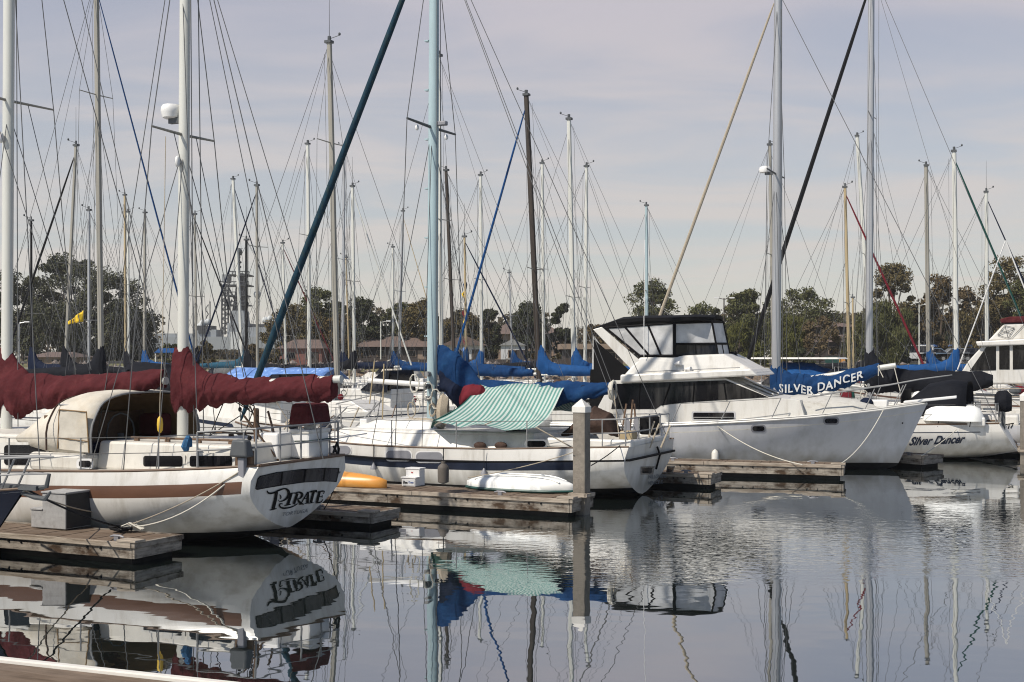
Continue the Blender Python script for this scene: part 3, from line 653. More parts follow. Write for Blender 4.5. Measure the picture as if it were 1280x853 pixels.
# clothes and small gear
mb = MB(); p = B.P(235, 553, 1.14); 
mb.path([p+Vector((0,.03,-.12)), p+Vector((.01,.04,-.06)), p+Vector((-.01,.03,.02)), p+Vector((.0,.0,.07)), p+Vector((.02,-.04,.03)), p+Vector((.0,-.05,-.07))], [.035,.06,.05,.03,.05,.03], 7)
tag(mb.build('blue_cloth', M['blue_cloth'], smooth=True), 'blue cloth hung over the lifeline of the ketch', 'cloth')
bpy.context.scene.objects['blue_cloth'].matrix_world = Matrix.Translation((B.X, B.Y, 0)) @ Matrix.Rotation(B.t, 4, 'Z')
def onboat(b, name, label, cat):
    return empty(name, (b.X, b.Y, 0), b.t, label, cat)
# yellow float on a line
t = onboat(B, 'float_line', 'yellow float threaded on a slack line in front of the cream canvas shelter', 'float')
p = B.P(200, 531, .9); MB().loft([[(p.x+r_*math.cos(a), p.y+r_*math.sin(a), p.z+z_) for a in (2*math.pi*k/10 for k in range(10))] for r_, z_ in ((.012,-.115),(.036,-.08),(.042,0),(.036,.08),(.012,.115))]).build('float', M['yellow_float'], t)
MB().path([B.P(199, 588, .9), B.P(200, 500, .9), B.P(203, 430, .7), Vector((MZ+.1, .25, 5.8))], .006).build('line', M['rope_tan'], t)
# grey outboard clamped on the rail
t = onboat(B, 'outboard_motor', 'dark grey outboard motor clamped on the ketch rail beside its stern', 'outboard motor')
p = B.P(303, 562, 1.12); MB().box(p.x-.14, p.x+.16, p.y-.09, p.y+.09, p.z-.10, p.z+.13, 0, (.05,.03,.02,.02)).build('cowling', M['motor_gray'], t, bevel=.03)
MB().box(p.x-.05, p.x+.05, p.y-.04, p.y+.04, p.z-.38, p.z-.11, 0).build('shaft', M['plastic_gray'], t, smooth=False, bevel=.01)
MB().box(p.x-.12, p.x+.16, p.y-.1, p.y-.06, p.z-.22, p.z-.02).build('clamp_board', M['teak_dark'], t, smooth=False)
# white lockers and the maroon covered box at the stern
t = onboat(B, 'stern_locker', 'white lockers lashed on the stern deck above the PIRATE lettering', 'locker')
MB().box(.10,.42,-.80,-.28,1.15,1.53).build('box', M['box_white'], t, smooth=False, bevel=.03)
MB().box(.40,.74,-.34,.06,1.15,1.52).build('box', M['box_white'], t, smooth=False, bevel=.03)
MB().box(.09,.43,-.82,-.26,1.50,1.56).build('lid', M['gelcoat'], t, smooth=False, bevel=.015)
MB().path([(.085,.10,1.42),(.085,-.30,1.40),(.085,-.82,1.41)], .010).build('rope', M['canvas_green'], t)
MB().path([(.02,-.78,1.2),(.0,-.85,1.35),(.02,-.93,1.25),(.0,-.88,1.15),(.03,-.8,1.3)], .018).build('rope_coil', M['rope_dark'], t)
t = onboat(B, 'covered_box', 'maroon canvas covered square box standing above the white stern lockers', 'cover')
MB().box(.07,.47,-.83,-.27,1.62,1.93,0,(.03,.04,.03,.03)).build('cover', M['canvas_maroon'], t, smooth=False, bevel=.05)
MB().box(.22,.34,-.62,-.50,1.55,1.64).build('pedestal', M['box_white'], t, smooth=False)

# boarding steps, rope heap and mooring lines on the near finger dock
def steps(name, label, o, rot, w1, w2, d, h1, h2, m, cat='boarding steps', end=None, end0=None):
    # stepped side outline seen from the front: low tread on the left
    r = empty(name, o, R(rot), label, cat)
    out_ = [(0,0),(w1+w2,0),(w1+w2,h1),(w2+.0,h1),(w2,h2),(0,h2)]
    MB().prism([(x, 0, z) for x, z in out_], [(x, -d, z) for x, z in out_]).build('step_box', M[m], r, smooth=False, bevel=.012)
    if end0: MB().box(-.006, 0, -d+.012, -.012, .015, h2-.012).build('end_shade', M[end0], r, smooth=False)  # thin added sheet, shade painted over the end face of the box
    if end: MB().box(w1+w2, w1+w2+.006, -d+.012, -.012, .015, h1-.012).build('end_shade', M[end], r, smooth=False)
    for x0, x1, z in ((w2, w1+w2, h1), (0, w2, h2)): MB().box(x0-.012, x1+.012, -d-.012, .012, z-.004, z+.018).build('tread', M[m], r, smooth=False, bevel=.004)
    return r
p = gz(82, 663, .275)
steps('boarding_steps', 'grey speckled two level boarding steps on the near left dock', (p.x, p.y, .28), 155, .20, .42, .48, .245, .48, 'box_gray', end0='box_end_shade')
k = gz(152, 664, .29)
t = empty('rope_heap', (k.x, k.y, .28), 0, 'heap of dark and white mooring rope around a cleat on the near left dock', 'rope')
rr = random.Random(3); mb = MB()
for j in range(5):
    r0 = rr.uniform(.07, .16); ph = rr.uniform(0, 6); mb.path([(r0*math.cos(a+ph)+rr.uniform(-.02,.02), .6*r0*math.sin(a+ph), .02+.012*j+.01*math.sin(3*a)) for a in (R(30*q_) for q_ in range(12))], .013, 5)
mb.build('dark_coil', M['rope_dark'], t); mb = MB()
for j in range(6):
    a = rr.uniform(-.4, .9); mb.path([(-.05,0,.05),(.12*math.cos(a),.1*math.sin(a),.07+.01*j),(.30*math.cos(a),.25*math.sin(a),.04)], .011, 5)
mb.build('white_tail', M['rope_white'], t)
m = MB(); cleat(m, 0, 0, .0); m.build('cleat', M['steel'], t)
def line(label, a, b, m, drop, r=.011, name='mooring_line'):
    return tag(MB().path(sag(a, b, drop), r, 6).build(name, M[m]), label, 'rope')
kk = k+Vector((0,0,.05))
line('white mooring line from the near dock cleat hanging low to the ketch quarter', kk, B.w(B.on_hull(300, 588)), 'rope_white', .20, .012)
line('straighter tan mooring line from the near dock cleat up to the ketch quarter', kk, B.w(B.on_hull(296, 592)), 'rope_tan', .06, .009)
line('tan line running from the dark bow roller behind the grey steps', B.w(B.P(115, 640, 1.5)), at(28, 612, 15.0), 'rope_tan', .03, .009)
line('black mooring line from the dark blue bow to the near dock cleat', at(30, 610, 14.4), kk, 'rope_dark', .05, .012)
line('black line tying the short dock to the PIRATE stern', gz(405, 637, .24), B.w(B.on_transom(425, 590)), 'rope_dark', .05, .008)

# ------------------------------------------------------------------ dark blue bow at the left edge
tipY = 14.35
NB = Boat('navy_sailboat', (31-640)/F*tipY-7.2*.906+0, tipY+7.2*.423, -25, 'dark navy hulled boat whose bow enters at the left edge', 'sailboat')
NB.hull([(0,.9,.9,.05,2,.1),(2,1.2,.88,-.3,2.3,0),(4,1.15,.93,-.4,2,0),(6,.6,1.02,-.2,1.4,0),(6.9,.18,1.09,0,1.1,0),(7.2,.02,1.115,.1,1,0)], [], ['navy_hull','antifoul_black'], rake_s=.1, rake_b=.85, zboot=.12)
NB.rail('toe_rail', 'teak_dark', .016, 0, 7.15, .01)
mb = MB()
h = .38
rp_ = [NB.sheer(5.2, 1, .04, h), NB.sheer(6.4, 1, .04, h), NB.sheer(7.0, 1, .0, h)+Vector((.25,0,0)), Vector((7.62, 0, 1.11+h)), NB.sheer(7.0, -1, .0, h)+Vector((.25,0,0)), NB.sheer(6.4, -1, .04, h), NB.sheer(5.2, -1, .04, h)]
mb.path(rp_, .014); mb.path([p-Vector((.06*(p.x > 6.5),0,h*.5)) for p in rp_], .010); mb.build('bow_rail', M['steel'], NB.o)
for x, sd, dx in ((6.4,1,0),(6.4,-1,0),(6.95,1,.22),(6.95,-1,.22),(5.5,1,0),(5.5,-1,0)):
    p = NB.sheer(x, sd, .04); MB().tube(p, p+Vector((dx,0,h)), .013).build('rail_post', M['steel'], NB.o)
mb = MB(); mb.box(6.7, 7.42, -.06, .06, 1.11, 1.16); mb.path([(7.42,.0,1.14),(7.52,0,1.16),(7.56,0,1.30)], [.03,.028,.02]); mb.path([(7.1,0,1.08),(7.35,0,1.03),(7.50,0,1.02),(7.58,0,1.10)], [.02,.03,.03,.012]); mb.build('anchor', M['motor_gray'], NB.o)
cover([(4.4,0,1.28,.3,.2),(5.0,0,1.34,.42,.26),(5.8,0,1.36,.38,.27),(6.35,0,1.30,.22,.2),(6.5,0,1.2,.06,.08)], 14, amp=.12).build('bow_cover', M['grey_canvas'], NB.o, ang=80)
# ------------------------------------------------------------------ the white sloop in the middle
W = Boat('sloop', 2.63, 24.0, 155, 'white sloop with a pale blue mast, striped awning and WILLOWIND on its stern', 'sailboat')
W.hull([(0,1.30,.985,.02,1.62,.20),(1,1.43,.95,-.2,2.0,.12),(3,1.6,.885,-.45,2.4,.03),(5.5,1.5,.885,-.45,2.2,0),(7.5,1.0,.98,-.35,1.6,0),(9,.36,1.11,-.15,1.2,0),(9.7,.03,1.2,0,1,0)],
    [(.22,.255,3),(.255,.40,2,.62)], ['gelcoat','antifoul_black','stripe_navy','black'], rake_s=.20, rake_b=.6, zboot=.19)
W.rail('cap_rail', 'teak_dark', .018, 0, 9.5, .004, .005); W.rail('rub_rail', 'black', .022, .0, 9.4, -.235, -.012)
MB().path([W.sheer(0, s, -.01, -.235)-Vector((.01,0,0)) for s in (1, .6, .2, -.2, -.6, -1)], .024).build('rub_rail', M['black'], W.o)
for cx, cy, wd, ht in ((498,569.5,31,12),(536.5,571.5,33,12),(424,563,28,11)):
    MB().poly([W.on_hull(a, c, .006) for a, c in roundrect(cx, cy, wd+3, ht+3, 6)]).build('window_frame', M['box_white'], W.o, smooth=False)
    MB().poly([W.on_hull(a, c, .012) for a, c in roundrect(cx, cy, wd, ht, 5.5)]).build('window', M['plastic_gray'], W.o, smooth=False)
trunk(W, 1.9, 6.9, 1.12, 1, .84, 1.17, m='gelcoat', slope=(.1,.7,.16)); trunk(W, 4.2, 6.3, .75, 1, 1.1, 1.34, m='gelcoat', name='cabin_top', slope=(.2,.7,.14))
for cx in (670, 712): 
    MB().poly([W.P(a, c, 1.085) for a, c in roundrect(cx, 555, 29, 11, 5)]).build('window_frame', M['box_white'], W.o, smooth=False)
    MB().poly([W.P(a, c, 1.092) for a, c in roundrect(cx, 555.2, 24, 7.5, 3.6)]).build('window', M['window_dark'], W.o, smooth=False)
mb = MB(); mb.box(-.0, 1.7, .95, 1.12, .93, 1.1); mb.box(0.1, 1.7, -1.12, -.95, .93, 1.1); mb.box(.02,.2,-1.1,1.1,.94,1.09); mb.build('coaming', M['gelcoat'], W.o, smooth=False, bevel=.04)
# stern details
for cr in ([(650,250),(835,247),(818,355),(648,358)], [(1000,245),(1108,243),(1078,335),(985,338)]):
    f2 = lambda u, v: (740+u/10.667, 560+v/10.667)
    MB().poly([W.on_transom(*f2(*a), .006) for a in cr]).build('window_frame', M['wood_weathered'], W.o, smooth=False)
    c0 = (sum(a[0] for a in cr)/4, sum(a[1] for a in cr)/4)
    MB().poly([W.on_transom(*f2(c0[0]+(a[0]-c0[0])*.72, c0[1]+(a[1]-c0[1])*.62), .012) for a in cr]).build('stern_window', M['window_dark'], W.o, smooth=False)
MB().path([W.on_transom(*f2(855,285), .02), W.on_transom(*f2(905,95), .045), W.on_transom(*f2(872,-10), .03)], .02).build('stern_strut', M['black'], W.o)
for s_, (u0, v0, u1, v1, hh) in (('WILLOWIND', (745, 415, 1000, 395, 50)), ('VENICE IL', (745, 495, 945, 475, 48))):
    vs, fs = text2d(s_, shear=.1, bold=.012)
    MB().add([W.on_transom(*f2(u0+u*(u1-u0)+v*8, v0+u*(v1-v0)-v*hh), .010) for u, v in vs], fs).build('lettering', M['letter_gray'], W.o, smooth=False)
vs, fs = text2d('LOA'); MB().add([W.on_transom(*f2(930+u*60, 48-v*24), .02) for u, v in vs], fs).build('plate', M['letter_blue'], W.o, smooth=False) if 0 else None
W.lifelines(.5, 9.0, h=.50, step=1.45, inset=.06)
pushpit(W, 1.0, .5)
# mast, spreaders, boom, cover
wx = W.x(540); 
mast(W, 'mast', wx, 1.2, 11.5, .112, 'mast_blue', lean=(-.06, 0), n=14)
spreader(W, wx, 1.02, 7.25, .028, 'motor_gray')
for sd in (1, -1):
    W.cable('shroud', W.sheer(wx, sd, .1), (wx, sd*1.02, 7.27), .007); W.cable('shroud', (wx, sd*1.02, 7.27), (wx-.05, 0, 11.4), .007)
    W.cable('shroud', W.sheer(wx+.55, sd, .1), (wx, 0, 7.2), .006); W.cable('shroud', W.sheer(wx-.6, sd, .1), (wx, 0, 7.2), .006)
    MB().ell((wx, sd*.62, 7.15), .04, .04, .06).build('spreader_light', M['box_white'], W.o)
    W.cable('halyard', (wx-.15, sd*.07, 11.2), (wx-.16, sd*.09, 1.5), .006)
    W.cable('backstay', (wx-.05, 0, 11.5), W.sheer(.05, sd, .2), .006)
W.cable('topping_lift', (wx-.1, 0, 11.4), W.P(764, 478, 0), .006)
MB().box(wx-.34, wx-.14, -.06, .06, 7.27, 7.36).build('radar_reflector', M['plastic_gray'], W.o, bevel=.02)
for z in (1.75, 2.0, 2.25): MB().tube((wx+.02, .08, z), (wx+.02, .2, z), .055, n=10).build('winch', M['steel'] if z != 2.0 else M['motor_gray'], W.o)
for z in range(3, 11, 1): MB().box(wx+.07, wx+.15, -.05, .05, z, z+.03).build('mast_step', M['mast_blue'], W.o, smooth=False)
be = W.P(768, 484, 0); MB().tube((wx-.1, 0, 1.95), be, .065, n=10).build('boom', M['canvas_navy'], W.o)
cov(W, 'sail_cover', 'canvas_blue', [(548,434,468,.07),(558,432,474,.10),(572,441,486,.12),(584,456,500,.13),(600,474,510,.13),(640,479,512,.13),(690,479,508,.13),(730,479,500,.11),(764,479,492,.07)], 21, amp=.30, n=40, sub=18)
cov(W, 'sail_bunch', 'canvas_navy', [(552,460,486,.12),(570,474,504,.17),(590,482,516,.18),(604,486,518,.14),(612,492,512,.08)], 23, amp=.36)
p = W.P(592, 494, .2); cover([(p.x-.3,.2,p.z-.05,.05,.08),(p.x-.2,.2,p.z,.13,.2),(p.x,.22,p.z+.02,.15,.24),(p.x+.2,.2,p.z-.02,.13,.2),(p.x+.3,.2,p.z-.1,.05,.08)], 77, amp=.4).build('red_bundle', M['canvas_red'], W.o, ang=80)
mb = MB(); mb.path([be+Vector((.02,.13*math.cos(a)+.0,-.02+.17*math.sin(a)-.04)) for a in (R(30*k) for k in range(13))], .03); mb.path([be+Vector((.06,.10*math.cos(a)+.02,-.07+.15*math.sin(a))) for a in (R(30*k) for k in range(13))], .028); mb.build('rope_coil', M['rope_white'], W.o)
for y_ in (.06, -.05): W.cable('mainsheet', be+Vector((0,y_,-.02)), (.5+y_, y_*4, 1.0), .009, 'rope_tan')
# furled headsail
fx = W.sheer(9.45, 0, 0, .03); fx.y = 0; ft = Vector((wx+.03, 0, 11.35))
pts = [fx.lerp(ft, t) for t in (0,.02,.06,.2,.4,.6,.8,.95,1)]
MB().path(pts, [.02,.045,.07,.082,.080,.075,.068,.048,.02], 10).build('furled_headsail', M['canvas_bluegreen'], W.o)
# striped awning over the boom
mb = MB(); x0, x1 = W.x(603, 0), W.x(708, 0); n = 46; pr = 16
def awn(i, j):
    t = i/n; x = x0+(x1-x0)*t; v = j/pr                  # v 0 near edge, .62 ridge, 1 far edge
    top = 2.075-.012*math.sin(t*9); near_y, far_y = 1.42, -1.3
    zn = 1.40-.10*t-.10*abs(math.sin(math.pi*t*2.0+.0))**1.2+.05*mnoise.noise((t*7, 2, 2)); zf = 1.52-.05*t
    if v < .62:
        s = v/.62; y = near_y*(1-s)+.07*s; z = zn*(1-s)+top*s-.17*math.sin(math.pi*s)*(1-.35*math.sin(6*t+1)); xx = x+(1-s)*(.30*(1-t)+.02)+.04*mnoise.noise((x*2, s*2, 4))
    else:
        s = (v-.62)/.38; y = .07*(1-s)+far_y*s; z = top*(1-s)+zf*s-.15*math.sin(math.pi*s); xx = x
    z += .045*mnoise.noise((x*2.6+v*1.5, v*2, 1))+.008*math.sin(x*16+v*7)*min(1, abs(v-.62)*4)
    return (xx, y, z)
mb.v = [awn(i, j) for i in range(n+1) for j in range(pr+1)]
for i in range(n):
    for j in range(pr): a = i*(pr+1)+j; mb.f.append([a, a+1, a+pr+2, a+pr+1]); mb.m.append(i % 2)
mb.build('awning', [M['stripe_green'], M['stripe_white']], W.o, ang=80)
MB().path([awn(0, j) for j in range(11)], .012).build('awning_hem', M['canvas_green'], W.o)
cr_ = Vector(awn(0, 0)); mb = MB(); mb.add([cr_, Vector(awn(0, 5)), W.P(540, 533, .9)], [(0,1,2)]); mb.build('awning_corner', M['stripe_green'], W.o, smooth=False, solid=.01)
W.cable('awning_tie', cr_, W.P(540, 534, .9), .02, 'canvas_green'); W.cable('awning_tie', awn(n, 0), W.P(716, 560, 1.3), .010, 'rope_tan'); W.cable('awning_tie', awn(n//2, 0), W.sheer(2.6, 1, .05, .5), .008, 'rope_tan')
for i in range(34, n+1, 6): pass
mb = MB(); p = W.P(646, 545, .3); mb.box(p.x-.09, p.x+.09, p.y-.3, p.y+.3, 1.15, 1.52); mb.build('companion_hatch', M['black'], W.o, smooth=False)
# foredeck clutter
p = W.P(523, 541, .45); cover([(p.x-.55,.45,1.22,.09,.05),(p.x-.3,.46,1.27,.16,.09),(p.x+.05,.45,1.27,.17,.10),(p.x+.4,.44,1.24,.14,.08),(p.x+.6,.44,1.2,.06,.04)], 31, amp=.3).build('sail_bag', M['rope_tan'], W.o, ang=80)
p = W.P(457, 530, .5); MB().box(p.x-.09, p.x+.09, .4, .6, p.z-.16, p.z+.12).build('vent', M['box_white'], W.o, bevel=.03)
for a_, b__ in (((445,552),(470,503)),((430,548),(478,500)),((420,505),(475,492)),((418,520),(440,546)),((425,507),(428,548))): MB().tube(W.P(*a_, .3), W.P(*b__, .1), .016).build('pulpit_tube', M['steel'], W.o)
for pxs in ((477,560,480,455),(462,505,468,452)): MB().tube(W.P(pxs[0], pxs[1], .6), W.P(pxs[2], pxs[3], .5), .013).build('stay_tube', M['mast_tan'], W.o)
for cx in (600, 626): p = W.P(cx, 557, 1.2); MB().ell(p, .13, .09, .07).build('sail_tie_bundle', M['canvas_brown'], W.o)
p = W.P(508, 534, -.3); MB().box(p.x-.26, p.x+.26, -.5, -.15, p.z-.12, p.z+.12).build('fuel_can', M['canvas_red'], W.o, bevel=.04)
rr = random.Random(4)
for k in range(7):
    cx, cz, r_ = wx+rr.uniform(-.25,.45), 1.45+rr.uniform(0,.75), rr.uniform(.07,.16); cy = .12+rr.uniform(0,.12)
    MB().path([(cx+r_*.7*math.cos(R(36*q_)), cy+.02*math.sin(q_), cz+r_*1.3*math.sin(R(36*q_))) for q_ in range(12)], .014, 5).build('rope_coil', M['rope_white' if k % 3 else 'rope_tan'], W.o)
p = W.P(554, 512, .2); cover([(p.x-.12,.2,p.z,.05,.22),(p.x,.2,p.z,.12,.3),(p.x+.12,.2,p.z-.03,.06,.2)], 87, amp=.3).build('halyard_bag', M['rope_tan'], W.o, ang=80)
for k in range(9):
    a0 = W.sheer(rr.uniform(6.2, 9.2), rr.choice((1,-1)), .08, .1); a1 = a0+Vector((rr.uniform(-.9,.5), rr.uniform(-.5,.3), rr.uniform(.25,.75))); MB().tube(a0, a1, rr.uniform(.009,.018)).build('foredeck_tube', M[rr.choice(['steel','teak_dark','rope_tan'])], W.o)
for k in range(6):
    x = rr.uniform(6.8, 9); q = MB(); q.ell((x, rr.uniform(-.3,.4), W.at(x)[1]+.12), rr.uniform(.1,.25), rr.uniform(.08,.2), rr.uniform(.06,.16), 9, 5); q.build('deck_gear', M[rr.choice(['rope_dark','rope_tan','canvas_navy','motor_gray','box_white'])], W.o)
# stern clutter: tarpaulin bundle, wind vane blades, oars
cover([(.75,-.2,1.12,.25,.06),(.9,-.15,1.32,.34,.20),(1.15,-.1,1.40,.36,.24),(1.5,-.1,1.24,.36,.16),(1.8,-.1,1.10,.2,.06)], 41, amp=.3).build('tarpaulin', M['canvas_brown'], W.o, ang=70)
for cx, c0, c1, wd in ((784,522,556,9),(795,520,554,8)):
    MB().poly([W.P(a, c, .4) for a, c in ((cx-wd/2,c1-6),(cx-wd/2+1,c0+6),(cx,c0),(cx+wd/2-1,c0+6),(cx+wd/2,c1-6),(cx,c1))]).build('vane_blade', M['plastic_gray'], W.o, smooth=False, solid=.02)
for a_, b__ in (((786,556),(791,500)),((796,556),(793,505)),((806,560),(818,527)),((812,560),(824,530)),((826,560),(838,532)),((776,548),(783,505))): MB().tube(W.P(*a_, .1), W.P(*b__, -.1), .018).build('stern_tube', M['teak_dark'] if a_[0] < 800 else M['rope_tan'], W.o)
MB().box(.1,.34,.55,.85,1.06,1.24).build('tackle_box', M['mast_tan'], W.o, smooth=False, bevel=.02)
mb = MB(); mb.box(.12,.42,-.85,-.45,1.1,1.45); mb.build('stern_locker', M['black'], W.o, smooth=False, bevel=.04)
# spinnaker pole stowed forward of the mast
MB().tube(W.P(462, 476, -.2), (wx+.1, -.1, 2.02), .055, n=10).build('spinnaker_pole', M['box_white'], W.o)

# things on the middle dock
t_ = R(155); fd = (math.cos(t_), math.sin(t_)); ld = (-math.sin(t_), math.cos(t_))
def on_dock(px, py, z=.295): return gz(px, py, z)
def canoe(name, label, o, rot, L, wdt, hgt, m, trim=None, up=False, cat='kayak', blunt=.0):
    r = empty(name, o, R(rot), label, cat); rings = []; n = 22
    for i in range(n+1):
        t = i/n; e = (math.sin(math.pi*t)**.55)*(1-blunt)+blunt*min(1, 6*t)*min(1, 6*(1-t)); e = max(e, .03); rings.append([(L*(t-.5), wdt/2*e*math.copysign(abs(math.cos(a))**.75, math.cos(a)), (hgt*(.45+.55*e)*abs(math.sin(a))**(.55 if blunt else .9) if math.sin(a) > 0 else .02*math.sin(a))) for a in (2*math.pi*k/16 for k in range(16))])
    MB().loft(rings).build('hull', M[m], r, ang=70)
    if trim:
        for s in (1, -1): MB().path([(L*(i/n-.5), s*(wdt/2*max((math.sin(math.pi*i/n)**.55)*(1-blunt)+blunt*min(1, 6*i/n)*min(1, 6*(1-i/n)), .03)+.008), .012) for i in range(n+1)], .026).build('trim', M[trim], r)
    return r
p = on_dock(388, 605); canoe('kayak', 'orange kayak lying on the middle dock behind the PIRATE stern', (p.x, p.y, .30), 155, 3.2, .56, .27, 'kayak_orange', cat='kayak')
p = on_dock(650, 612.5); r = canoe('upturned_dinghy', 'white dinghy upside down on the middle dock with a dark green rim', (p.x, p.y-.08, .31), 155, 2.05, .62, .245, 'dinghy_white', 'green_trim', cat='dinghy', blunt=.35)
for s in (-.16, .16): MB().path([(-.8+.16*k, s, .25*(1-((k-5)/6.5)**4)) for k in range(11)], .013).build('keel_strip', M['dinghy_white'], r)
p = on_dock(502, 608)
r = steps('boarding_steps', 'white two level boarding steps with a blue lettered panel on the middle dock', (p.x, p.y, .295), 65, .20, .15, .28, .30, .15, 'box_white')
MB().poly([(-.005,-.02,.02),(-.005,-.26,.02),(-.005,-.26,.12),(-.005,-.02,.12)]).build('printed_panel', M['letter_white'], r, smooth=False)
vs, fs = text2d('Five', shear=.2, bold=.03); MB().add([(-.010, -.035-.09*u, .045+.055*v) for u, v in vs], fs).build('lettering', M['letter_black'], r, smooth=False)
vs, fs = text2d('Ocean', bold=.02); MB().add([(-.010, -.145-.10*u, .06+.04*v) for u, v in vs], fs).build('lettering', M['letter_blue'], r, smooth=False)
MB().ell((.146,-.13,.235), .004, .022, .011).build('red_mark', M['red'], r)
p = on_dock(553, 606)
t = empty('boat_fender', (p.x, p.y+.30, .31), 0, 'brown cylindrical fender hanging beside the white sloop topsides', 'fender')
MB().loft([[(r_*math.cos(a), r_*math.sin(a), z) for a in (2*math.pi*k/14 for k in range(14))] for r_, z in ((.02,-.03),(.10,0),(.105,.25),(.095,.29),(.04,.34),(.035,.38))]).build('body', M['fender_dark'], t)
MB().tube((0,0,.36),(0,.05,.62),.010).build('lanyard', M['rope_dark'], t)
for cx, cy in ((467,583),(605,590)):
    a0 = W.w(W.on_hull(cx, cy, .06)); t = empty('small_fender', a0, 0, 'small grey bell shaped fender on the sloop side above the '+('kayak' if cx < 500 else 'upturned dinghy'), 'fender')
    MB().loft([[(r_*math.cos(a), r_*math.sin(a), z) for a in (2*math.pi*k/10 for k in range(10))] for r_, z in ((.065,-.06),(.06,-.02),(.03,.03),(.012,.07))]).build('body', M['plastic_gray'], t)
    MB().tube((0,0,.06),(0,.0,.42),.007).build('lanyard', M['rope_dark'], t)
line('mooring line from the sloop stern to the capped piling', W.w(W.P(775, 557, 1.3)), at(739, 582, 21.1), 'rope_dark', .02, .009)
line('long tan mooring line along the sloop side past the upturned dinghy', at(716, 566, 21.0), W.w(W.on_hull(585, 597, .03)), 'rope_tan', .04, .008)
# ------------------------------------------------------------------ flybridge motor yacht
K = Boat('motor_yacht', 1.41, 32.24, -20, 'grey white flybridge motor yacht with black enclosure, bow pointing right', 'motor yacht')
K.hull([(0,1.42,.95,-.3,3,0),(2,1.56,.97,-.35,2.6,0),(4,1.6,1.07,-.38,1.75,0),(6,1.45,1.22,-.34,1.3,0),(7.4,.98,1.37,-.2,1.08,0),(8.3,.36,1.49,-.02,.95,0),(8.62,.03,1.535,.1,.9,0)],
    [(.165,.19,2,.0)], ['gelcoat_cool','antifoul_black','deck_white'], rake_s=.05, rake_b=.46, zboot=.15)
K.rail('rub_rail', 'gelcoat', .024, 0, 8.6, .0, -.01); K.rail('toe_rail', 'gelcoat', .02, 0, 8.55, .04, .04)
for cx, cy, wd in ((948,536,16),(1039,526.5,17)):
    MB().poly([K.on_hull(a, c, .006) for a, c in roundrect(cx, cy, wd+3, 9.5, 4)]).build('porthole_frame', M['plastic_gray'], K.o, smooth=False)
    MB().poly([K.on_hull(a, c, .012) for a, c in roundrect(cx, cy, wd-1, 6, 2.8)]).build('porthole', M['window_dark'], K.o, smooth=False)
MB().ell(K.on_hull(1128, 529, .0), .02,.02,.02).build('drain', M['black'], K.o)
NY = -1.22
def slab(b, name, pts, m, y0, y1, bev=.03, inset=0, off=None):
    # side outline in pixels on the near plane, extruded to the far plane
    Pn = [b.P(a, c, y0) for a, c in pts]; Pf = [Vector((p.x, y1, p.z)) for p in Pn]
    return MB().prism(Pn, Pf).build(name, M[m], b.o, smooth=False, bevel=bev)
slab(K, 'deckhouse', [(735,532),(765,476),(907,473),(962,497),(1000,500.5),(1006,522),(735,534)], 'gelcoat', NY, -NY, .008)
# foredeck trunk, rounded and lower
mb = MB(); rings = []
for px, top, hw in ((985,497.5,1.12),(1030,499.5,1.0),(1065,503,.82),(1090,508,.55),(1100,513,.3)):
    p = K.P(px, top, -hw); zs = K.at(p.x)[1]; rings.append([(p.x, -hw, zs-.03), (p.x, -hw*.9, zs+(p.z-zs)*.75), (p.x, -hw*.55, p.z+.03), (p.x, hw*.55, p.z+.03), (p.x, hw*.9, zs+(p.z-zs)*.75), (p.x, hw, zs-.03)])
mb.loft(rings).build('foredeck_trunk', M['deck_white'], K.o, ang=50)
# saloon windows and windscreen
W0 = [(770,480),(907.5,475.5),(960.5,496.8),(860,503),(826,507),(820,511.5),(764,511.5)]
MB().poly([K.P(a, c, NY-.008) for a, c in W0]).build('side_window', M['window_dark'], K.o, smooth=False)
for a_, b__ in (((800,480),(798,511)),((838,480),(828,507)),((868,479.5),(866,503)),((905,479),(908,500))): MB().tube(K.P(*a_, NY-.012), K.P(*b__, NY-.012), .02, n=4).build('mullion', M['black'], K.o)
P0, P1 = K.P(907.5, 474, NY), K.P(961.5, 496.8, NY)
MB().poly([P0+Vector((.016,.01,.0)), P1+Vector((.0,.01,.014)), Vector((P1.x, -NY-.01, P1.z+.014)), Vector((P0.x+.016, -NY-.01, P0.z))]).build('windscreen', M['window_dark'], K.o, smooth=False)
for y_ in (-.45, .45): MB().tube((P0.x+.02, y_, P0.z+.01), (P1.x-.02, y_, P1.z+.04), .02, n=4).build('mullion', M['gelcoat'], K.o)
fr = roundrect(892, 520, 55, 11, 2); MB().poly([K.P(a, c, NY-.006) for a, c in fr]).build('window_frame', M['gelcoat_cool'], K.o, smooth=False)
MB().poly([K.P(a, c, NY-.011) for a, c in roundrect(892, 520, 51, 8, 1.5)]).build('galley_window', M['window_dark'], K.o, smooth=False)
MB().path([K.P(866+k*13, 522, NY-.03) for k in range(5)], .010).build('handrail', M['steel'], K.o)
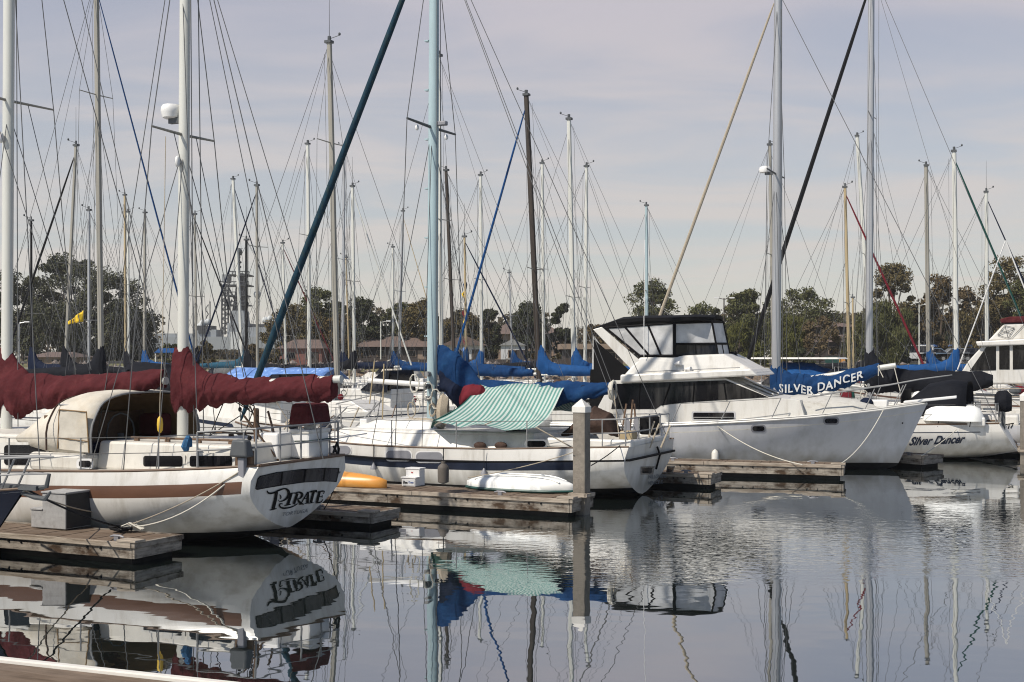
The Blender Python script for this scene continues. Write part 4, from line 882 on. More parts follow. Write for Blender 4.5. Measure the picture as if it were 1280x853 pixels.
# flybridge
slab(K, 'flybridge_deck', [(775,468.5),(938,461),(947,470),(775,479)], 'gelcoat', -1.36, 1.36, .04)
mb = MB()
Pb = [(778,471,1.24),(800,446.5,1.12),(905,442.5,1.0),(947,466,1.1)]
rn = [K.P(a, c, -h_) for a, c, h_ in Pb]; rf = [Vector((p.x, -p.y, p.z)) for p in rn]
mb.prism(rn, rf).build('flybridge', M['gelcoat'], K.o, smooth=False, bevel=.05)
for k_ in (456, 459.5): MB().tube(K.P(803, k_+9, -1.26), K.P(925, k_+3.5, -1.22), .010).build('handrail', M['steel'], K.o)
for a_, c_ in ((844,455),(857,462.5)):
    p = K.P(a_, c_, -1.18); MB().tube(p, p+Vector((.14,-.05,.02)), .035, .06, 10).build('horn', M['box_white'], K.o)
    MB().tube(p-Vector((0,-.06,.03)), p, .03).build('horn_bracket', M['box_white'], K.o)
# enclosure: clear panels between dark frames under a dark canopy
bz = K.P(843, 445, -1.08).z; tz = K.P(843, 404, -1.08).z
xa, xb_, xc = K.x(757, -1.08), K.x(790, -1.08), K.x(843, -1.08)
plan_b = [(K.x(800,-1.08),-1.08), (xc,-1.08), (xc+.95,-.62), (xc+1.12,0), (xc+.95,.62), (xc,1.08), (K.x(800,-1.08),1.08)]
plan_t = [(xa,-1.08), (xc,-1.08), (xc+.80,-.60), (xc+.95,0), (xc+.80,.60), (xc,1.08), (xa,1.08)]
zt_ = [K.P(757,410,-1.08).z, tz, tz+.03, tz+.04, tz+.03, tz, K.P(757,410,-1.08).z]
mid = .36
for i in range(len(plan_b)-1):
    b0, b1, t0, t1 = [Vector((*q_, z_)) for q_, z_ in ((plan_b[i],bz),(plan_b[i+1],bz),(plan_t[i],zt_[i]),(plan_t[i+1],zt_[i+1]))]
    MB().poly([b0, b1, t1, t0]).build('clear_panel', M['vinyl'], K.o, smooth=False)
    mb = MB(); mb.tube(b0, b1, .036, n=6); mb.tube(t0, t1, .03, n=6); mb.tube(b1, t1, .042 if i in (0, 4) else .026, n=6)
    if i == 0: mb.tube(b0, t0, .03)
    if i == 0 or i == 5:
        for t in (.28, .62) if i == 0 else (.38, .72): mb.tube(b0.lerp(b1, t), t0.lerp(t1, t), .027)
    if 1 <= i <= 4:
        m0, m1 = b0.lerp(t0, mid), b1.lerp(t1, mid); mb.tube(m0, m1, .03); mb.tube(b0.lerp(b1,.5), m0.lerp(m1,.5), .016)
        MB().poly([b0+Vector((.0,-.004,0)), b1+Vector((0,-.004,0)), m1+Vector((.004,-.004,0)), m0+Vector((.004,-.004,0))]).build('tinted_panel', M['window_dark'], K.o, smooth=False) if i in (1,) else None
    mb.build('panel_frame', M['black'], K.o)
can = []; 
for px, z_off, hw, th in ((741,410,1.06,.03),(773,398.5,1.12,.05),(800,396.5,1.14,.06),(843,396,1.14,.07),(870,395,1.02,.06),(893,396,.55,.05)):
    p = K.P(px, z_off, -hw); can.append([(p.x, -hw, p.z-.10), (p.x, -hw, p.z-.02), (p.x, -hw*.6, p.z+.05), (p.x, hw*.6, p.z+.05), (p.x, hw, p.z-.02), (p.x, hw, p.z-.10), (p.x, hw*.6, p.z-.03), (p.x, -hw*.6, p.z-.03)])
MB().loft(can).build('canopy', M['black'], K.o, ang=50)
for sd in (-1, 1):
    ps = [K.P(a, c, -1.14) for a, c in ((741,412),(752,409),(808,458),(800,470),(790,463))]; ps = [Vector((p.x, p.y*(-sd), p.z)) for p in ps]
    MB().prism(ps, [p+Vector((0, .06, 0)) for p in ps]).build('arch_leg', M['gelcoat'], K.o, smooth=False, bevel=.012)
for a_, b__ in (((770,415),(815,444)),((812,416),(792,443)),((838,410),(815,441))): MB().tube(K.P(*a_, -.75), K.P(*b__, -.75), .014).build('canopy_tube', M['box_white'], K.o)
MB().prism([K.P(a, c, -1.10) for a, c in ((742,424),(790,466),(776,482),(742,484))], [K.P(a, c, -1.10)+Vector((0,.02,0)) for a, c in ((742,424),(790,466),(776,482),(742,484))]).build('mesh_curtain', M['black'], K.o, smooth=False)
MB().poly([K.P(a, c, -.2) for a, c in ((741,418),(757,440),(752,464),(740,462))]).build('aft_curtain', M['vinyl'], K.o, smooth=False)
slab(K, 'aft_curtain', [(738,462),(765,464),(762,512),(736,512)], 'black', -.9, 1.0, 0)
slab(K, 'cockpit_side', [(690,506),(735,504),(735,536),(690,536)], 'gelcoat', -1.36, -1.2, .02)
for a_, b__, m_ in (((805,446),(805,395),'wire'),(((806,395)),(806,300),'wire')): MB().tube(K.P(*a_, -1.2), K.P(*b__, -1.2), .009).build('whip_aerial', M['box_white'], K.o)
p = K.P(914, 446, .3); MB().ell(p, .16, .12, .12).build('spotlight', M['black'], K.o); MB().tube(p-Vector((.1,0,.25)), p-Vector((.1,0,0)), .09).build('spotlight_base', M['gelcoat'], K.o)
# bow rail, pulpit plank, gear
tops = [K.P(a, c, y_) for a, c, y_ in ((1010,497,-1.2),(1060,489,-.98),(1110,482,-.72),(1150,474.5,-.40),(1190,469,0))]
for sd in (1, -1):
    pp = [Vector((p.x, p.y*sd, p.z)) for p in tops]; MB().path(pp, .014).build('bow_rail', M['steel'], K.o)
for x0 in (3.0, 4.15, 5.3, 6.4, 7.3, 7.9):
    for sd in (1, -1):
        a_ = K.sheer(x0, sd, .06, .03); t = min(1, max(0, (x0-3.0)/5)); MB().tube(a_, a_+Vector((.22,-.0*sd,.47+.02*t)), .012).build('stanchion', M['steel'], K.o)
tp = [K.sheer(x0, -1, .06, .5)+Vector((.22,0,0)) for x0 in (3.0,4.15,5.3)]
K.cable('rail_wire', tp[0], tp[1], .006); K.cable('rail_wire', tp[1], tp[2], .006)
p = K.P(1196, 498, 0); bx = K.P(1130, 505, 0); MB().prism([(bx.x, -.2, 1.52), (p.x, -.12, p.z-.0), (p.x, .12, p.z), (bx.x, .2, 1.52)], [(bx.x, -.2, 1.58), (p.x, -.12, p.z+.06), (p.x, .12, p.z+.06), (bx.x, .2, 1.58)]).build('bow_pulpit', M['box_white'], K.o, smooth=False, bevel=.015)
p = K.P(1083, 507, -.2); MB().ell(p+Vector((0,0,.05)), .16, .14, .13).build('windlass_cover', M['canvas_navy'], K.o); MB().box(7.3, 7.75, -.2, .2, 1.42, 1.6).build('windlass', M['box_white'], K.o, bevel=.03)
MB().ell((7.0, -.35, 1.45), .14, .12, .07).build('deck_plate', M['motor_gray'], K.o)
for px, py in ((990,499),(1005,500)): p = K.P(px, py, -.4); MB().box(p.x-.2, p.x+.2, -.25, .25, p.z-.02, p.z+.035).build('deck_hatch', M['plastic_gray'], K.o, smooth=False, bevel=.01)
fp = K.w(K.on_hull(894, 571, .10)); t = empty('boat_fender', fp, 0, 'white fender hanging on the motor yacht side above its dock', 'fender')
MB().loft([[(r_*math.cos(a), r_*math.sin(a), z) for a in (2*math.pi*k/12 for k in range(12))] for r_, z in ((.02,-.19),(.07,-.16),(.085,-.1),(.085,.08),(.06,.13),(.03,.16),(.012,.2))]).build('body', M['fender_white'], t)
MB().tube((0,0,.18),(0,0.02,.74),.010).build('lanyard', M['rope_tan'], t)
line('white mooring line sagging from the motor yacht waist to its dock cleat', K.w(K.on_hull(897, 533, .03)), gz(1003, 581, .33), 'rope_white', .13, .011)
line('white mooring line curving down from the motor yacht bow to its dock', K.w(K.on_hull(1104, 513, .03)), gz(1050, 580.5, .33), 'rope_white', .16, .011)

# ------------------------------------------------------------------ sloop with the lettered blue cover
D = Boat('sloop', 12.35, 32.3, 155, 'white sloop with script lettering on its quarter and a blue lettered boom cover', 'sailboat')
D.hull([(0,.72,.93,.22,1.8,.05),(1.2,1.15,.90,-.02,2.0,.05),(3,1.5,.875,-.35,2.3,.02),(5.5,1.5,.9,-.5,2.2,0),(8,.95,1.06,-.4,1.6,0),(9.6,.3,1.22,-.15,1.1,0),(10.1,.03,1.26,0,1,0)],
    [(.17,.195,2,.5)], ['gelcoat','antifoul_black','stripe_navy'], rake_s=-.55, rake_b=.7, zboot=.06)
D.rail('toe_rail', 'teak_dark', .022, 0, 9.9, .02, .01)
vs, fs = text2d('Silver Dancer', shear=.42, bold=.032, space=1.0)
MB().add([D.on_hull(1136+u*70+v*1.5, 557.5-u*3.2-v*11.0, .012) for u, v in vs], fs).build('lettering', M['stripe_navy'], D.o, smooth=False)
trunk(D, 2.4, 7.4, .95, 1, .84, 1.22, m='gelcoat', slope=(.1,.8,.14))
mb = MB(); mb.box(.3, 2.4, .85, 1.0, .88, 1.1); mb.box(.3, 2.4, -1.0, -.85, .88, 1.1); mb.build('coaming', M['gelcoat'], D.o, smooth=False, bevel=.04)
for cx in (0,1,2): p = Vector((3.1+cx*1.1, .92, 1.03)); MB().poly([(p.x+a*.3, .885+.0, p.z+c*.06) for a, c in ((-1,-1),(1,-1),(1,1),(-1,1))]).build('window', M['window_dark'], D.o, smooth=False)
D.lifelines(.7, 9.2, h=.5, step=1.4); pushpit(D, .8, .5)
dx_ = D.x(970); mast(D, 'mast', dx_, 1.1, 12.5, .125, 'mast_alu', lean=(-.06,0))
spreader(D, dx_, 1.0, 7.55, .024, 'motor_gray')
p = D.P(959, 212, 0); MB().loft([[(dx_+.30+r_*math.cos(a), r_*math.sin(a), p.z+z) for a in (2*math.pi*k/14 for k in range(14))] for r_, z in ((.03,-.09),(.15,-.08),(.17,0),(.14,.07),(.03,.10))]).build('radar_dome', M['box_white'], D.o)
MB().box(dx_+.05, dx_+.3, -.04, .04, p.z-.15, p.z-.09).build('radar_bracket', M['motor_gray'], D.o)
for sd in (1, -1):
    D.cable('shroud', D.sheer(dx_, sd, .1), (dx_, sd*1.0, 7.57), .007); D.cable('shroud', (dx_, sd*1.0, 7.57), (dx_-.05, 0, 12.3), .007)
    D.cable('shroud', D.sheer(dx_-.5, sd, .1), (dx_, 0, 7.45), .006); D.cable('shroud', D.sheer(dx_+.5, sd, .1), (dx_, 0, 7.45), .006)
D.cable('backstay', (dx_-.06, 0, 12.5), (0.1, 0, .98), .007)
D.cable('halyard', (dx_-.16, .05, 12), (dx_-.2, .1, 1.4), .006)
fx = Vector((9.95, 0, 1.35)); ft = Vector((dx_+.05, 0, 12.2)); MB().path([fx.lerp(ft, t) for t in (0,.03,.1,.4,.8,.97,1)], [.02,.035,.046,.048,.042,.03,.015], 8).build('furled_headsail', M['rope_tan'], D.o)
be = D.P(1120, 457, 0); MB().tube((dx_-.08, 0, 1.88), be, .075, n=10).build('boom', M['mast_white'], D.o)
CP = [(963,458,488,.08),(970,450,490,.12),(978,459,492,.15),(990,468,493,.16),(1015,470,492,.17),(1040,467,488,.16),(1065,462,481,.15),(1085,457,474,.12),(1099,454,468,.09)]
cov(D, 'sail_cover', 'canvas_blue', CP, 51, amp=.26, n=40, sub=18)
# the lettering on the cover, wrapped on its near side
vs, fs = text2d('SILVER DANCER', bold=.018, space=1.12)
def onc(u, v):
    px = 974+u*105+1.2*mnoise.noise((u*11, v*2, 8)); py = 489.5+2.5*math.sin(u*4.5)-24*max(0,u-.42)-v*10.5+1.2*math.sin(u*23)+1.0*mnoise.noise((u*14, v*1.5, 3))
    return D.P(px, py, .250-.05*u)
MB().add([onc(u, v) for u, v in vs], fs).build('lettering', M['letter_white'], D.o, smooth=False)
for a_, b__ in (((1098,456),(1098,470)),((1118,460),(1128,500)),((1097,458),(1104,472))): MB().tube(D.P(*a_, .1), D.P(*b__, .1), .012).build('reef_line', M['rope_white'], D.o)
# dodger, dinghy and outboard aft
mb = MB(); mb.loft([arch(.75,1.0,1.1,1.98), arch(1.2,1.0,1.1,2.0), arch(1.7,.98,1.1,1.9), arch(2.35,.9,1.15,1.35)], closed=False, caps=False); mb.build('dodger', M['canvas_dark'], D.o, solid=.02)
MB().box(2.3, 2.34, -.85, .85, .95, 1.75).build('bulkhead', M['black'], D.o, smooth=False)
mb = MB(); rings = []
xa, xb_ = D.x(1232, .85), D.x(1152, .85)
for i in range(13):
    t = i/12; e = (1-abs(2*t-1)**4)**.5*.9+.1; rings.append([(xa+(xb_-xa)*t, .85+.36*e*math.cos(a), 1.0+.42*e*max(0, math.sin(a))) for a in (2*math.pi*k/16 for k in range(16))])
t = onboat(D, 'upturned_dinghy', 'white dinghy lashed upside down on the deck behind the script lettering', 'dinghy')
mb.loft(rings).build('hull', M['dinghy_white'], t, ang=60)
for cx in (1172, 1212): MB().path([D.P(cx+6*k/4, 534-21.5*math.sin(math.pi*.5*k/4), 1.2-.25*(k/4)) for k in range(5)], .013).build('lashing', M['rope_dark'], t)
t = onboat(D, 'covered_outboard', 'outboard motor under a black cover on the far right sloop stern rail', 'outboard motor')
p = D.P(1254, 501, .1); cover([(p.x-.2,.1,p.z-.05,.10,.2),(p.x-.08,.1,p.z,.17,.27),(p.x+.1,.1,p.z,.17,.25),(p.x+.2,.1,p.z-.05,.1,.18)], 61, amp=.1).build('cover', M['canvas_dark'], t, ang=80)
MB().box(p.x-.05, p.x+.05, .04, .16, p.z-.75, p.z-.2).build('shaft', M['motor_gray'], t, smooth=False)
line('mooring line from the script lettered quarter down to the stubby dock end', D.w(D.on_hull(1196, 537, .03)), gz(1152, 570, .30), 'rope_white', .03, .010)

# ------------------------------------------------------------------ white cabin cruiser and the small stern at the right edge
G = Boat('cabin_cruiser', at(1330, 500, 42.5).x, 40.3, 155, 'cream white flybridge cabin cruiser with a maroon top at the right edge', 'cabin cruiser')
G.hull([(0,1.55,1.25,-.3,3,0),(3,1.7,1.32,-.4,2.4,0),(5,1.6,1.42,-.4,1.7,0),(7,1.0,1.6,-.3,1.2,0),(8.1,.35,1.72,-.1,1,0),(8.5,.03,1.78,0,.9,0)], [(.20,.26,2,0)], ['gelcoat','antifoul_black','stripe_brown'], rake_s=.05, rake_b=.6, zboot=.12)
G.rail('rub_rail', 'gelcoat', .03, 0, 8.4, 0, -.01)
slab(G, 'deckhouse', [(1200,468),(1210,452),(1232,428),(1330,424),(1330,480),(1200,480)], 'gelcoat', 1.35, -1.35, .04)
for q_ in ([(1212,464),(1233,434),(1245,433),(1245,463)],[(1249,462),(1249,433),(1262,432),(1262,462)],[(1266,462),(1266,432),(1300,431),(1300,461)]): MB().poly([G.P(a, c, 1.362) for a, c in q_]).build('window', M['window_dark'], G.o, smooth=False)
P0, P1 = G.P(1231, 431, 1.35), G.P(1211, 455, 1.35); MB().poly([P0+Vector((.02,-.1,-.02)), P1+Vector((.02,-.1,.02)), P1+Vector((.02,-2.6,.02)), P0+Vector((.02,-2.6,-.02))]).build('windscreen', M['window_dark'], G.o, smooth=False)
slab(G, 'roof_brow', [(1219,427),(1330,421),(1330,430),(1222,433)], 'gelcoat', 1.5, -1.5, .04)
slab(G, 'flybridge', [(1235,426),(1255,405),(1330,403),(1330,424)], 'gelcoat', 1.2, -1.2, .05)
slab(G, 'bimini', [(1250,399),(1262,396),(1330,394),(1330,402),(1251,404)], 'canvas_maroon', 1.25, -1.25, .03)
mb = MB(); [mb.tube(G.P(*a_, 1.23), G.P(*b__, 1.23), .008) for a_, b__ in (((1256,407),(1268,410)),((1268,410),(1260,423)),((1247,419),(1260,423)),((1247,419),(1256,407)),((1256,407),(1260,423)),((1247,419),(1268,410)),((1251,413),(1264,417)),((1262,425),(1282,404)))]; mb.build('ladder', M['wire_dark'], G.o)
for py in (487, 497): MB().tube(G.P(1196, py, 1.62), G.P(1330, py-2, 1.62), .015).build('hull_stripe', M['wood_edge'], G.o)
G.lifelines(4.2, 8.0, h=.55, step=1.0)
q0 = G.P(1257, 301, 1.6); MB().tube(G.P(1197, 462, 1.0), q0, .022).build('outrigger', M['box_white'], G.o); MB().tube(q0, G.P(1300, 410, 1.2), .022).build('outrigger', M['box_white'], G.o)
sp = at(1263, 560, 34)
Q = Boat('small_motorboat', sp.x+.85, 34.2, 158, 'small white boat stern marked ST7 between the sloop and the right piling', 'motorboat')
Q.hull([(0,.85,.80,-.05,2.6,.05),(1.5,1.0,.8,-.2,2.4,0),(3.5,.8,.9,-.2,1.6,0),(4.8,.2,1.05,0,1,0),(5,.03,1.08,0,1,0)], [], ['gelcoat_cool','antifoul_black'], rake_s=.1, rake_b=.4, zboot=.04)
vs, fs = text2d('ST7', shear=.3, bold=.04); MB().add([Q.on_hull(1255+u*13, 537-u*2-v*6.5, .012) for u, v in vs], fs).build('lettering', M['letter_black'], Q.o, smooth=False)
MB().box(.5, 3.6, -.6, .6, .75, 1.05).build('cabin', M['gelcoat'], Q.o, smooth=False, bevel=.06)
# ------------------------------------------------------------------ sailboats on the berths behind
FOOT = []
def obb(X, Y, rz, x0, x1, hb):
    c, s = math.cos(rz), math.sin(rz); return [(X+c*x-s*y, Y+s*x+c*y) for x, y in ((x0,-hb),(x1,-hb),(x1,hb),(x0,hb))]
def hit(a, b):
    for P in (a, b):
        for i in range(4):
            ex, ey = P[(i+1)%4][0]-P[i][0], P[(i+1)%4][1]-P[i][1]; nx, ny = -ey, ex
            A_ = [nx*q[0]+ny*q[1] for q in a]; B_ = [nx*q[0]+ny*q[1] for q in b]
            if max(A_) < min(B_) or max(B_) < min(A_): return False
    return True
for bt, L_, hb in ((B,10.9,1.7),(W,9.7,1.6),(K,8.8,1.65),(D,10.1,1.55),(G,8.5,1.75),(Q,5,.9),(NB,7.5,1.2)): FOOT.append(obb(bt.X, bt.Y, bt.t, -.4, L_, hb))
def place(fn, Y0, span=12, lo=27):
    c = sorted([Y0+.5*k for k in range(-int(span*2), int(span*2)+1)], key=lambda v: abs(v-Y0))
    for Y in c:
        if Y < lo: continue
        f = fn(Y)
        if not any(hit(f, g_) for g_ in FOOT): FOOT.append(f); return Y
    f = fn(Y0); FOOT.append(f); print('COLLIDE', Y0); return Y0
GRP = 'sailboats moored in the rows behind'
def bgboat(label, pb, pt, Y0, wpx, mm, bow=-1, cov_m=None, cov_len=.40, fur=None, fur_w=.05, spr=True, L=8.6, hullm='gelcoat', stack=True, boom=True, seed=0, vane=True, dodger=None, big=1, whip=False, fstay_m='wire', lo=27, ang=25, tarp=None, spr_t=.52):
    (x0, yb), (x1, y1) = pb, pt
    rot = R(180-ang) if bow < 0 else R(-ang); f = (math.cos(rot), math.sin(rot)); hb = 1.32; mxl = L*.56
    org = lambda Y: ((x0-640)/F*Y-f[0]*mxl, Y-f[1]*mxl)
    Y = place(lambda Y: obb(*org(Y), rot, -.2, L, hb), Y0, lo=lo)
    X_, Y_ = org(Y)
    b = Boat('sailboat', X_, Y_, math.degrees(rot), label, 'sailboat', GRP)
    b.hull([(0,.85,.95,.05,2,.06),(1.5,1.2,.9,-.2,2.3,.03),(L*.45,1.32,.88,-.45,2.4,0),(L*.75,.85,.98,-.3,1.6,0),(L*.95,.2,1.12,-.05,1.1,0),(L,.03,1.16,0,1,0)], [(.12,.16,2)], [hullm,'antifoul_black','stripe_navy'], rake_s=.2, rake_b=.5, zboot=.1, n=14)
    trunk(b, 2.2, L*.76, .85, 1, .85, 1.28, m='gelcoat', slope=(.1,.9,.12), bevel=.03)
    for sd in (1, -1):
        mb = MB(); [mb.box(x-.3, x+.3, sd*.815-.02, sd*.815+.02, 1.02, 1.13) for x in (3.0, 3.9, 4.8)]; mb.build('window', M['window_dark'], b.o, smooth=False)
    mb = MB(); mb.box(.3, 2.2, .75, .9, .85, 1.08); mb.box(.3, 2.2, -.9, -.75, .85, 1.08); mb.build('coaming', M['gelcoat'], b.o, smooth=False)
    if Y < 62:
        b.lifelines(.4, L*.93, h=.48, step=1.6, inset=.06); pushpit(b, .8, .5)
        a_ = [b.sheer(L*.86, 1, .05, .48), b.sheer(L*.97, 1, 0, .5), b.sheer(L, 0, 0, .5)+Vector((.1,0,0)), b.sheer(L*.97, -1, 0, .5), b.sheer(L*.86, -1, .05, .48)]
        MB().path(a_, .013).build('bow_rail', M['steel'], b.o)
    zt = CH-(y1-HZ)/F*Y; xt = (x1-640)/F*Y; wx_ = xt-(x0-640)/F*Y
    zb = 1.2; dzp = (CH-(yb-HZ)/F*Y)
    lean = (wx_*f[0]*1.15, wx_*b.l[0]*1.15); ra = max(.035, wpx/F*Y/2*.95)
    mast(b, 'mast', mxl, zb, zt, ra, mm, lean=lean, n=8)
    top = Vector((mxl+lean[0], lean[1], zt)); H = zt-1.2
    def on_mast(t): return Vector((mxl+lean[0]*t, lean[1]*t, 1.2+H*t))
    st = .0075 if Y < 55 else .0095
    fb = b.sheer(L*.99, 0, 0, .04); fb.y = 0
    ftp = on_mast(.97)
    b.cable('backstay', top, (.05, 0, .98), st)
    if fur: MB().path([fb.lerp(ftp, t) for t in (0,.03,.1,.5,.85,.97,1)], [.02,fur_w*.8,fur_w,fur_w*.95,fur_w*.75,fur_w*.5,.012], 7).build('furled_headsail', M[fur], b.o)
    else: b.cable('forestay', ftp, fb, st, fstay_m)
    if spr:
        s_ = on_mast(spr_t); sw = .72
        for sd in (1, -1):
            e = s_+Vector((-.05, sd*sw, .03)); MB().tube(s_, e, .02, .014).build('spreader', M[mm if mm in ('mast_alu','mast_gray') else 'mast_gray'], b.o)
            c0 = b.sheer(mxl-.05, sd, .08); b.cable('shroud', c0, e, st*.9); b.cable('shroud', e, on_mast(.98), st*.9)
            b.cable('shroud', b.sheer(mxl-.5, sd, .08), on_mast(spr_t-.02), st*.8)
    for sd in (1, -1):
        b.cable('shroud', b.sheer(mxl+.45, sd, .08), on_mast(spr_t-.02), st*.8); b.cable('lazy_jack', on_mast(.62)+Vector((-ra,0,0)), Vector((mxl-L*cov_len*(.45+.12*sd), .12*sd, 2.15)), st*.7)
    if Y < 62:
        rr = random.Random(int(seed*10)); cm = ['canvas_navy','canvas_blue','canvas_brown','motor_gray','rope_tan','canvas_red','box_white','canvas_green']
        for k in range(7):
            x = rr.uniform(.5, L*.85); y = rr.uniform(.1, .75)*rr.choice((1,-1)); z = b.at(x)[1]+(.42 if 2.3 < x < L*.7 and abs(y) < .7 else .08); s = rr.uniform(.09, .22)
            q = MB(); q.ell((x, y, z+s*.5), s*rr.uniform(1,2), s, s*rr.uniform(.6,1.2), 9, 5) if rr.random() < .6 else q.box(x-s, x+s, y-s*.7, y+s*.7, z, z+s*rr.uniform(.8,1.8), 0, (.02,.02,.02,.02)); q.build('deck_bag', M[rr.choice(cm)], b.o)
        q = MB(); q.path([(mxl+.12+.1*math.cos(R(40*k)), .16+.05*k%.1, 1.4+.02*k+.14*math.sin(R(40*k))) for k in range(14)], .018, 5); q.build('rope_coil', M['rope_white'], b.o)
        for sd in (1, -1): MB().tube((mxl-.02, sd*.1, 1.75), (mxl-.02, sd*.2, 1.75), .05, n=8).build('winch', M['steel'], b.o); MB().loft([[(L*.45+r_*math.cos(a), sd*(b.yh(L*.45,.6)+.12)+r_*math.sin(a), z) for a in (2*math.pi*j/8 for j in range(8))] for r_, z in ((.02,.25),(.10,.32),(.10,.66),(.02,.76))]).build('hull_fender', M[rr.choice(['fender_white','canvas_navy'])], b.o)
    b.cable('halyard', on_mast(.97)+Vector((-ra*2.2,.05,0)), on_mast(.03)+Vector((-ra*2.6,.05,0)), st*.8)
    if vane:
        mb = MB(); mb.tube(top, top+Vector((0,0,.18)), ra*.55); mb.tube(top+Vector((0,0,.1)), top+Vector((.28,.1,.2)), .010); mb.ell(top+Vector((.3,.1,.24)), .04,.04,.05); mb.box(top.x-.12, top.x+.1, top.y-ra, top.y+ra, top.z-.03, top.z+.05); mb.build('masthead_gear', M['motor_gray'], b.o)
    if whip: MB().tube(top, top+Vector((0,0,1.5)), .010, .005).build('whip_aerial', M['wire_dark'], b.o)
    bl = L*cov_len
    if boom:
        p0, p1 = Vector((mxl-.08, lean[1]*.1, 1.95 if big == 1 else 1.85)), Vector((mxl-bl, 0, 2.02 if big == 1 else 1.95)); MB().tube(p0, p1, .05, n=8).build('boom', M['mast_white'], b.o)
        if cov_m:
            pth = [(mxl+.11,0,2.40,.08,.40),(mxl+.03,0,2.50,.12,.58),(mxl-.10,0,2.42,.13,.50),(mxl-.36,0,2.20,.15,.27),(mxl-.7,0,2.12,.15,.20),(mxl-bl*.6,0,2.08,.14,.16),(mxl-bl*.97,0,2.06,.10,.11)] if stack else [(mxl-.15,0,2.1,.12,.18),(mxl-bl*.4,0,2.1,.15,.19),(mxl-bl*.97,0,2.06,.10,.11)]
            if big > 1: pth = [(mxl+.12,0,2.2,.14,.62),(mxl-.1,0,2.15,.2,.58),(mxl-.5,0,1.95,.24,.36),(mxl-1.2,0,1.86,.24,.33),(mxl-bl*.7,0,1.86,.22,.31),(mxl-bl*.92,0,1.90,.18,.26),(mxl-bl*1.0,0,1.93,.10,.14)]
            cover(pth, seed+Y, amp=.24, n=22, sub=8 if big == 1 else 14).build('sail_cover', M[cov_m], b.o, ang=80)
        b.cable('mainsheet', p1+Vector((.3,0,0)), (.9, 0, 1.0), .010, 'rope_tan')
        b.cable('topping_lift', top, p1, st*.7)
    if dodger:
        mb = MB(); mb.loft([arch(1.5,.82,1.05,1.85), arch(2.0,.82,1.05,1.88), arch(2.35,.8,1.05,1.8), arch(2.9,.72,1.2,1.35)], closed=False, caps=False); mb.build('dodger', M[dodger], b.o, solid=.02)
    if tarp:
        n = 16; mb = MB()
        for i in range(n+1):
            for j in range(9):
                t = i/n; v = j/8-.5; mb.v.append((mxl-.1-bl*t, v*1.7, 2.25-.9*abs(v)**1.3+.05*mnoise.noise((t*9, v*5, 3))+.04*math.sin(t*30)*abs(v)))
        for i in range(n):
            for j in range(8): a = i*9+j; mb.f.append([a, a+1, a+10, a+9]); mb.m.append(0)
        mb.build('tarpaulin', M[tarp], b.o, ang=80, solid=.01)
    return b
